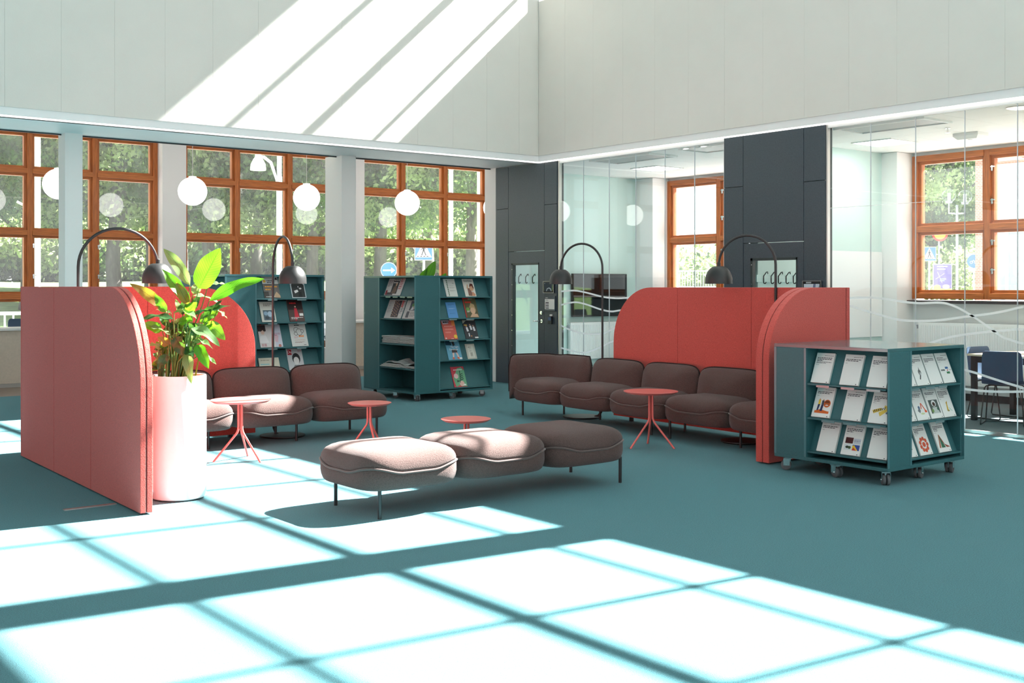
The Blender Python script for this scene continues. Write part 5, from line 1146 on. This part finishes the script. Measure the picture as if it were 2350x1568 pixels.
t = thing('access_point', 'flat white box device on the meeting room ceiling', 'device', (12.62, 7.2, 3.3))
MB().rings([[(12.5, 7.04, 3.325), (12.74, 7.04, 3.325), (12.74, 7.36, 3.325), (12.5, 7.36, 3.325)], [(12.5, 7.04, 3.29), (12.74, 7.04, 3.29), (12.74, 7.36, 3.29), (12.5, 7.36, 3.29)], [(12.54, 7.08, 3.25), (12.70, 7.08, 3.25), (12.70, 7.32, 3.25), (12.54, 7.32, 3.25)]]).build('housing', M_white, t, bevel=0.004)
MB().lathe(12.62, 7.2, [(0.03, 3.251), (0.03, 3.244), (0.004, 3.242)], 14).build('sensor', M_alu, t)

# potted plant behind the tall bookcase
px_, py_ = 9.75, 14.55
t = thing('potted_plant', 'green pointed leaves of a potted plant peeping over the tall bookcase', 'plant', (px_, py_, 0))
MB().lathe(px_, py_, [(0.01, 0.0), (0.15, 0.0), (0.19, 0.55), (0.18, 0.56), (0.165, 0.5), (0.01, 0.5)], 32).build('pot', M_pot, t, smooth=True, angle=40)
for (a, d, z1, w, ln) in ((-0.10, 0.0, 1.79, 0.07, 0.42), (0.02, 0.03, 1.90, 0.10, 0.5), (0.19, 0.02, 1.71, 0.08, 0.36), (-0.28, 0.1, 1.45, 0.09, 0.4), (0.3, -0.1, 1.4, 0.09, 0.4), (0.1, 0.2, 1.5, 0.1, 0.4)):
    base = Vector((px_, py_, 0.5)); tip = base + RA * (a + 0.14) + FA * d + UP * (z1 - 0.5); lb_ = base + RA * (a - 0.02) + FA * d * 0.6 + UP * (z1 - 0.5 - ln * 0.8)
    b = MB(); leaf_mesh(b, lb_, tip, w * 1.6, -FA, 0.3, 0.05); b.build('leaf', M_leafbright if z1 > 1.6 else M_leaf, t, smooth=True, angle=180)
    MB().tube([base, base.lerp(lb_, 0.5) + UP * 0.03, lb_], 0.005, 6).build('stem', M_stem, t)

# ------------------------------------------------------------------ outside
b = MB(); NX, NY = 40, 30
def gz(x, y):
    k = min(1, max(0, (y - 36) / 45)); k = k * k * (3 - 2 * k)
    return -0.18 + 2.1 * k + 0.15 * math.sin(x * 0.2) * k
g = [(-40 + 200 * i / NX, 31.0 + 130 * j / NY, gz(-40 + 200 * i / NX, 31.0 + 130 * j / NY)) for i in range(NX + 1) for j in range(NY + 1)]
b.add(g, [(i * (NY + 1) + j, (i + 1) * (NY + 1) + j, (i + 1) * (NY + 1) + j + 1, i * (NY + 1) + j + 1) for i in range(NX) for j in range(NY)])
smesh('ground', b, M_grass, smooth=True, angle=180)
smesh('road', MB().box(-40, 160, 19.3, 31.2, -0.5, -0.16).box(14.2, 160, -60, 19.3, -0.5, -0.16), M_asphalt)
smesh('kerb', MB().box(-40, 160, 30.9, 31.15, -0.2, -0.05), M_facade)

def crown_mesh(seed, n, size, rx, rz, mats):
    rr = random.Random(seed); vs_, fs, mi = [], [], []
    cl = []
    for k in range(70):
        while True:
            p = Vector((rr.uniform(-1, 1), rr.uniform(-1, 1), rr.uniform(-1, 1)))
            if 0.25 < p.length < 1: break
        p *= (0.55 + 0.45 * rr.random()) / max(p.length, 0.5) if p.length > 0.5 else 1
        cl.append((Vector((p.x * rx, p.y * rx, p.z * rz)), rr.uniform(0.5, 1.05), rr.random()))
    for k in range(n):
        c, rad, tone = cl[k % len(cl)]
        q = c + Vector((rr.gauss(0, 1), rr.gauss(0, 1), rr.gauss(0, 0.8))) * rad * 0.62
        a = Vector((rr.gauss(0, 1), rr.gauss(0, 1), rr.gauss(0, 0.7))).normalized(); s = size * rr.uniform(0.6, 1.3)
        t = a.orthogonal().normalized(); t = Matrix.Rotation(rr.uniform(0, 6.28), 3, a) @ t; u = a.cross(t)
        i = len(vs_)
        vs_ += [tuple(q - t * s), tuple(q + u * s * 0.55), tuple(q + t * s), tuple(q - u * s * 0.55)]
        fs.append((i, i + 1, i + 2, i + 3)); mi.append(0 if tone < 0.62 else 1)
    me = bpy.data.meshes.new('crown'); me.from_pydata(vs_, [], fs)
    for m in mats: me.materials.append(m)
    me.polygons.foreach_set('material_index', mi); me.update(); return me
CR = [crown_mesh(11, 30000, 0.12, 4.3, 4.6, (M_tree, M_tree2)), crown_mesh(23, 30000, 0.12, 4.6, 4.3, (M_tree, M_tree2))]
BU = crown_mesh(31, 11000, 0.14, 3.2, 1.9, (M_tree2, M_tree))
def trunk_mesh(seed):
    rr = random.Random(seed); b = MB()
    b.tube([(0, 0, -0.5), (0.05, 0, 0.4), (0.0, 0.08, 2.0), (0.12, 0.0, 4.2), (0.0, 0.05, 7.5), (0.1, 0, 11)], [0.42, 0.30, 0.26, 0.22, 0.14, 0.04], 12)
    for k in range(8):
        a = rr.uniform(0, 6.28); z = rr.uniform(3.2, 7); l = rr.uniform(2.0, 3.6)
        b.tube([(0.05, 0, z), (math.cos(a) * l * 0.5, math.sin(a) * l * 0.5, z + 0.9), (math.cos(a) * l, math.sin(a) * l, z + 2.0)], [0.12, 0.07, 0.03], 7)
    me = bpy.data.meshes.new('trunk'); me.from_pydata([tuple(p) for p in b.v], [], b.f); me.materials.append(M_bark)
    me.polygons.foreach_set('use_smooth', [True] * len(me.polygons)); me.update(); return me
TR = [trunk_mesh(1), trunk_mesh(2)]
def tree(x, y, z, k, s, zc, label, group='leafy trees outside'):
    t = thing('tree', label, 'tree', (x, y, z), group); t.rotation_euler = (0, 0, (x * 7 + y * 3) % 6.28)
    o = bpy.data.objects.new('trunk', TR[k % 2]); COL.objects.link(o); o.parent = t; o.scale = (s, s, s)
    c = bpy.data.objects.new('crown', CR[k % 2]); COL.objects.link(c); c.parent = t; c.location = (0, 0, zc * s); c.scale = (s, s, s); c['kind'] = 'stuff'
    return t
def bush(x, y, z, s, label, group='pale bushes beyond the lawn'):
    o = bpy.data.objects.new('bush', BU); COL.objects.link(o); o.location = (x, y, z); o.scale = (s, s, s); o.rotation_euler = (0, 0, (x * 5 + y) % 6.28)
    tag(o, label, 'bush', group, 'stuff'); return o
def ray(px, d): # bearing used to lay out the street scene: metres to the right per metre of depth
    a = (px - 1175) / 2596 * d
    return (0.7855 * a + 0.6189 * d, 0.7855 * d - 0.6189 * a)
TL = [(60, 50, 'leafy tree behind the first wood window, at its first visible upright'), (150, 60, 'leafy tree beyond the pale pillar at the first wood window'), (262, 50, 'leafy tree behind the arc lamp in the first wood window'), (345, 62, 'leafy tree at the edge of the first wood window, further back'),
      (480, 50, 'leafy tree behind the first panes of the middle wood window'), (590, 60, 'leafy tree behind the outdoor lamp head in the middle wood window'), (720, 50, 'leafy tree behind the last panes of the middle wood window'), (870, 51, 'leafy tree behind the blue arrow sign'),
      (985, 60, 'leafy tree behind the crossing sign in the far wood window'), (1085, 50, 'leafy tree at the far edge of the far wood window'), (-60, 55, 'leafy tree at the very edge of the first wood window'), (420, 64, 'leafy tree hidden behind the pier of the middle wood window')]
for i, (px, d, lb) in enumerate(TL):
    x, y = ray(px, d); tree(x, y, gz(x, y), i, 1.0 + 0.1 * (i % 3), 7.6, lb)
for i, (px, d, lb) in enumerate([(30, 92, 'pale bush across the lawn at the first wood window edge'), (130, 95, 'pale bush across the lawn beside the white lamp post'), (215, 90, 'pale bush across the lawn left of the small white house'), (310, 92, 'pale bush across the lawn under the arc lamp curve'), (460, 95, 'pale bush across the lawn beside the big bright plant leaf'),
        (590, 92, 'pale bush across the lawn in the middle pane of the middle wood window'), (690, 95, 'pale bush across the lawn above the arc lamp shade'), (800, 92, 'pale bush across the lawn behind the pale pillar'), (905, 90, 'pale bush behind the blue arrow sign'), (1010, 92, 'pale bush right of the crossing sign'), (1100, 90, 'pale bush at the edge of the far wood window')]):
    x, y = ray(px, d); bush(x, y, gz(x, y) + 2.6, 1.7, lb)
for i, (px, d, lb) in enumerate([(2150, 62, 'leafy tree behind the double globe street lamp'), (2040, 66, 'leafy tree hidden by the meeting room pier'), (2215, 75, 'leafy tree beside the brick building'), (2330, 90, 'leafy tree reflected side of the brick building')][:3]):
    x, y = ray(px, d); tree(x, y, -0.2, i, 1.15, 7.0, lb)
for i, (px, d, lb) in enumerate([(1600, 70, 'round bush beyond the white railing'), (1660, 80, 'taller bush beyond the white railing at the window upright'), (1540, 78, 'bush beyond the white railing behind the window frame'), (2130, 58, 'low bush behind the crossing sign of the meeting room window'), (2220, 56, 'low bush beside the brick pier')]):
    x, y = ray(px, d); bush(x, y, 1.2 if px < 2000 else 1.0, 1.35 if px < 2000 else 1.1, lb, 'bushes beyond the meeting rooms')

def post(x, y, z1, r, m=None): return MB().tube([(x, y, -0.2), (x, y, z1)], r, 10)
def sign_face(x, y, ang):
    c, s = math.cos(ang), math.sin(ang)      # local x right, y up, z towards the viewer
    return Matrix(((c, 0, s, x), (s, 0, -c, y), (0, 1, 0, 0), (0, 0, 0, 1)))
def crossing_sign(x, y, z, w, ang, label, zp=None):
    t = thing('crossing_sign', label, 'road sign', (x, y, z), 'pedestrian crossing signs')
    M = sign_face(x, y, ang) @ Matrix.Translation((0, z, 0)); h = w * 1.12
    MB(M).box(-w / 2, w / 2, -h / 2, h / 2, -0.02, 0).build('plate', M_signblue, t)
    b, mats = art_mesh(M @ Matrix.Translation((0, -h / 2, 0)), w, h, 0.002, [('r', 0.0, 0.0, 1, 0.03, (230, 230, 230)), ('r', 0.0, 0.97, 1, 1, (230, 230, 230)), ('r', 0.0, 0, 0.03, 1, (230, 230, 230)), ('r', 0.97, 0, 1, 1, (230, 230, 230)), ('p', [(0.06, 0.15), (0.94, 0.15), (0.5, 0.94)], (232, 232, 232)),
        ('c', 0.5, 0.76, 0.045, (20, 20, 22)), ('p', [(0.46, 0.70), (0.55, 0.70), (0.56, 0.45), (0.45, 0.45)], (20, 20, 22)), ('p', [(0.45, 0.46), (0.51, 0.46), (0.42, 0.24), (0.36, 0.24)], (20, 20, 22)), ('p', [(0.50, 0.46), (0.56, 0.46), (0.66, 0.24), (0.60, 0.24)], (20, 20, 22)), ('p', [(0.46, 0.66), (0.47, 0.60), (0.36, 0.48), (0.34, 0.51)], (20, 20, 22)), ('p', [(0.54, 0.66), (0.54, 0.60), (0.66, 0.50), (0.67, 0.53)], (20, 20, 22))]
        + [('p', [(0.16 + 0.17 * i, 0.22), (0.26 + 0.17 * i, 0.22), (0.23 + 0.18 * i, 0.17), (0.11 + 0.18 * i, 0.17)], (20, 20, 22)) for i in range(4)])
    b.build('symbol', mats, t)
    post(x - math.sin(ang) * 0.06, y + math.cos(ang) * 0.06, z + h / 2, 0.035).build('pole', M_ext_white, t)
    return t
A_W = -math.radians(38)
crossing_sign(20.07, 30.02, 2.66, 0.58, A_W, 'blue and white pedestrian crossing sign in the far wood window')
crossing_sign(40.89, 25.07, 2.8, 0.50, A_W - 0.3, 'blue and white pedestrian crossing sign in the meeting room window')
t = thing('arrow_sign', 'round blue road sign with a white arrow above the newspaper bookcase', 'road sign', (19.2, 30.71, 2.02))
M = sign_face(19.2, 30.71, A_W) @ Matrix.Translation((0, 2.02, 0))
MB(M).rings([[(0.26 * math.cos(2 * PI * k / 28), 0.26 * math.sin(2 * PI * k / 28), z) for k in range(28)] for z in (-0.02, 0)]).build('plate', M_signblue, t)
b, mats = art_mesh(M @ Matrix.Translation((0, -0.25, 0)), 0.5, 0.5, 0.002, [('c', 0.5, 0.5, 0.515, (225, 228, 232)), ('c', 0.5, 0.5, 0.49, (52, 120, 196)), ('r', 0.12, 0.455, 0.72, 0.545, (232, 232, 232)), ('p', [(0.66, 0.68), (0.90, 0.5), (0.66, 0.32)], (232, 232, 232))])
b.build('symbol', mats, t); post(19.24, 30.76, 1.8, 0.03).build('pole', M_ext_white, t)
t = thing('cycle_path_sign', 'round blue path sign half hidden by the brick pier', 'road sign', (42.3, 23.97, 2.51))
M = sign_face(42.3, 23.97, A_W - 0.3) @ Matrix.Translation((0, 2.51, 0))
MB(M).rings([[(0.27 * math.cos(2 * PI * k / 28), 0.27 * math.sin(2 * PI * k / 28), z) for k in range(28)] for z in (-0.02, 0)]).build('plate', M_signblue, t)
b, mats = art_mesh(M @ Matrix.Translation((0, -0.25, 0)), 0.5, 0.5, 0.002, [('c', 0.28, 0.42, 0.11, (225, 228, 232)), ('c', 0.28, 0.42, 0.08, (40, 100, 180)), ('c', 0.58, 0.42, 0.11, (225, 228, 232)), ('c', 0.58, 0.42, 0.08, (40, 100, 180)), ('p', [(0.28, 0.42), (0.45, 0.62), (0.58, 0.42), (0.56, 0.42), (0.45, 0.58), (0.31, 0.42)], (225, 228, 232)), ('c', 0.8, 0.68, 0.05, (225, 228, 232)), ('r', 0.76, 0.35, 0.84, 0.62, (225, 228, 232))])
b.build('symbol', mats, t); post(42.35, 24.02, 2.3, 0.03).build('pole', M_ext_white, t)
t = thing('warning_sign', 'round yellow warning sign with a red rim cut by the window rail', 'road sign', (41.22, 24.81, 3.55))
M = sign_face(41.22, 24.81, A_W - 0.3) @ Matrix.Translation((0, 3.6, 0))
MB(M).rings([[(0.3 * math.cos(2 * PI * k / 28), 0.3 * math.sin(2 * PI * k / 28), z) for k in range(28)] for z in (-0.02, 0)]).build('plate', paint((205, 60, 50)), t)
b, mats = art_mesh(M @ Matrix.Translation((0, -0.25, 0)), 0.5, 0.5, 0.002, [('c', 0.5, 0.5, 0.44, (236, 196, 70)), ('r', 0.42, 0.38, 0.46, 0.62, (60, 50, 40)), ('r', 0.54, 0.38, 0.58, 0.62, (60, 50, 40))])
b.build('symbol', mats, t); post(41.26, 24.88, 3.4, 0.03).build('pole', M_ext_grey, t)
t = thing('street_poster', 'purple and yellow street poster on a stand in the meeting room window', 'poster', (41.3, 24.75, 1.2))
M = sign_face(41.3, 24.75, A_W - 0.3) @ Matrix.Translation((0, 1.25, 0))
MB(M).box(-0.36, 0.36, 0, 1.16, -0.12, 0).build('case', M_ext_grey, t)
b, mats = art_mesh(M, 0.66, 1.12, 0.002, [('r', 0, 0.02, 1, 1.0, (112, 100, 158)), ('r', 0, 0.02, 1, 0.16, (236, 212, 110)), ('c', 0.2, 0.2, 0.2, (236, 212, 110), 0.16), ('c', 0.7, 0.22, 0.2, (214, 214, 224), 0.14), ('t', 0.2, 0.8, 0.92, 0.06, 2, (225, 222, 232)), ('p', [(0.2, 0.75), (0.24, 0.75), (0.5, 0.35), (0.46, 0.35)], (170, 160, 200)), ('p', [(0.1, 0.5), (0.6, 0.7), (0.62, 0.68), (0.12, 0.48)], (160, 150, 195)), ('t', 0.35, 0.7, 0.48, 0.04, 2, (150, 190, 160))])
b.build('poster_print', mats, t); MB(M).box(-0.3, -0.26, -1.4, 0, -0.1, -0.05).box(0.26, 0.3, -1.4, 0, -0.1, -0.05).build('leg', M_ext_grey, t)
t = thing('street_lamp', 'grey street lamp with two clear globes in the meeting room window', 'street lamp', (41.75, 24.39, 0))
post(41.75, 24.39, 4.75, 0.05).build('pole', M_ext_grey, t)
for (x, y, z) in ((41.5, 24.59, 5.12), (42.0, 24.2, 5.08)):
    MB().tube([(41.75, 24.39, 4.4), (x, y, 4.42), (x, y, 4.85)], 0.035, 8).build('arm', M_ext_grey, t, smooth=True)
    gl = MB().sphere((x, y, z), 0.27, 20, 12).build('globe', M_glass, t, smooth=True); MB().tube([(x, y, z - 0.25), (x, y, z + 0.1)], 0.06, 8).build('bulb', M_ext_white, gl)
    MB().lathe(x, y, [(0.12, z - 0.30), (0.14, z - 0.22)], 14).build('collar', M_ext_grey, t)
t = thing('street_lamp', 'white bell-shaped street lamp on a curved arm in the middle wood window', 'street lamp', (16.46, 32.86, 0))
post(16.46, 32.86, 5.0, 0.09).tube([(16.46, 32.86, 5.0), (16.46, 32.86, 9.0)], 0.07, 10).build('pole', M_ext_white, t)
MB().tube([(16.46, 32.86, 4.3), (16.40, 32.91, 4.9), (16.25, 33.03, 5.45), (16.08, 33.16, 5.62), (15.93, 33.28, 5.65)], 0.045, 8).build('arm', M_ext_white, t, smooth=True)
MB().lathe(15.93, 33.28, [(0.05, 5.86), (0.09, 5.8), (0.10, 5.62), (0.15, 5.56), (0.23, 5.40), (0.25, 5.22), (0.24, 5.2), (0.01, 5.24)], 24).build('bell_shade', M_ext_white, t, smooth=True, angle=50)
t = tag(MB().tube([(10.41, 37.63, -0.4), (10.41, 37.63, 9.5)], 0.10, 12).tube([(10.41, 37.63, 3.2), (10.2, 37.78, 4.0), (9.9, 38.0, 4.2)], 0.04, 8).build('lamp_post', M_ext_white, smooth=True), 'white lamp post behind the first wood window', 'post')
t = tag(MB().tube([(20.75, 29.48, -0.3), (20.75, 29.48, 9.0)], 0.07, 12).build('lamp_post', M_ext_white, smooth=True), 'white lamp post behind the far wood window, right of the crossing sign', 'post')

def railing(P, Q, z0, h, n, label, group=None):
    P = Vector(P); Q = Vector(Q); t = thing('railing', label, 'railing', tuple((P + Q) / 2), group)
    for zz in (h, h * 0.12): MB().tube([P + UP * (z0 + zz), Q + UP * (z0 + zz)], 0.04, 6).build('rail', M_ext_white, t)
    m = None
    for k in range(n + 1):
        p = P.lerp(Q, k / n)
        if m is None: m = MB(Matrix.Translation(-P)).tube([p + UP * (z0 - 0.02), p + UP * (z0 + h)], 0.022, 6).build('tmp', M_ext_white).data; bpy.data.objects.remove(bpy.data.objects['tmp'])
        o = bpy.data.objects.new('baluster', m); COL.objects.link(o); o.parent = t; o.location = p - (P + Q) / 2
    return t
railing((3, 29.5, 0), (11, 29.5, 0), -0.16, 1.0, 40, 'white street railing seen below the first wood window')
x0, y0 = ray(1500, 62); x1, y1 = ray(1680, 62)
railing((x0, y0, 0), (x1, y1, 0), 1.35, 1.0, 30, 'white bridge railing in the narrow wood window of the television room')
smesh('bridge', MB(frame2d(x0, y0, x1 - x0, y1 - y0)).box(-8, 12, -0.3, 2.5, -0.5, 1.37), M_facade)

# parked white car on the street
t = thing('car', 'white parked car glimpsed through the bottom panes of the middle wood window', 'car', (15.3, 26.5, -0.16))
body = [(-2.1, 0.25), (-2.15, 0.55), (-2.05, 0.82), (-1.55, 0.92), (-1.0, 1.0), (1.9, 0.98), (2.1, 0.85), (2.15, 0.45), (2.1, 0.25)]
MB(Matrix.Translation((15.3, 26.5, -0.16))).prism(body, 'y', -0.85, 0.85).build('body', M_ext_white, t, bevel=0.05)
MB(Matrix.Translation((15.3, 26.5, -0.16))).rings([[(p, -0.8, q) for p, q in ((-1.1, 0.98), (1.7, 0.98))] + [(1.75, 0.8, 0.98), (-1.1, 0.8, 0.98)], [(-0.45, -0.62, 1.45), (1.25, -0.62, 1.45), (1.25, 0.62, 1.45), (-0.45, 0.62, 1.45)]]).build('cabin', M_screen, t)
MB(Matrix.Translation((15.3, 26.5, -0.16))).box(-0.45, 1.25, -0.62, 0.62, 1.44, 1.49).build('roof', M_ext_white, t, bevel=0.03)
for x in (-1.35, 1.35):
    for y in (-0.8, 0.8): MB(Matrix.Translation((15.3, 26.5, -0.16))).tube([(x, y - 0.1, 0.32), (x, y + 0.1, 0.32)], 0.32, 20).build('wheel', M_rubber, t, smooth=True)

# brick building beyond the meeting room, small white house across the lawn
bx, by = ray(2238, 40)
t = thing('brick_building', 'brick and grey building at the edge of the meeting room window', 'building', (bx, by, 0))
MB().box(bx, bx + 8, by - 0.55, by, -0.2, 8).box(bx, bx + 8, by - 14, by - 0.55, 5.75, 8).build('brick_wall', M_brick, t)
MB().box(bx + 0.06, bx + 7.9, by - 14, by - 0.55, 4.5, 5.75).build('fascia', M_facade, t)
MB().box(bx + 0.05, bx + 7.9, by - 14, by - 0.56, -0.2, 1.0).box(bx + 0.05, bx + 7.9, by - 1.1, by - 0.56, 1.0, 4.5).build('lower_wall', M_facade, t)
for k in range(3):
    y1_ = by - 1.1 - 3.2 * k
    w = MB().box(bx + 0.0, bx + 0.12, y1_ - 0.1, y1_, 1.0, 4.5).box(bx + 0.0, bx + 0.12, y1_ - 3.2, y1_ - 3.1, 1.0, 4.5).box(bx, bx + 0.12, y1_ - 3.1, y1_ - 0.1, 4.38, 4.5).box(bx, bx + 0.12, y1_ - 3.1, y1_ - 0.1, 1.0, 1.12).build('window', M_ext_white, t)
    MB().box(bx + 0.06, bx + 0.08, y1_ - 3.1, y1_ - 0.1, 1.12, 4.38).build('pane', M_palepane, w)
hx_, hy_ = ray(262, 115); hz = gz(hx_, hy_)
t = thing('house', 'small white house across the lawn in the first wood window', 'building', (hx_, hy_, hz))
Mh = frame2d(hx_, hy_, 0.7855, -0.6189) @ Matrix.Translation((0, 0, hz - 0.3))
MB(Mh).box(-3.0, 3.0, 0, 6, 0, 2.6).build('wall', M_ext_white, t)
MB(Mh).rings([[(-3.3, -0.3, 2.6), (3.3, -0.3, 2.6), (3.3, 6.3, 2.6), (-3.3, 6.3, 2.6)], [(-3.0, 2.9, 4.2), (3.0, 2.9, 4.2), (3.0, 3.1, 4.2), (-3.0, 3.1, 4.2)]]).build('roof', mat('brown_roof', (0.25, 0.15, 0.11), 0.9), t)
for x in (-1.8, 0.0, 1.8):
    w = MB(Mh).box(x - 0.45, x + 0.45, -0.06, 0, 0.8, 2.0).build('window', M_ext_grey, t); MB(Mh).box(x - 0.38, x + 0.38, -0.08, -0.06, 0.87, 1.93).build('pane', M_screen, w)
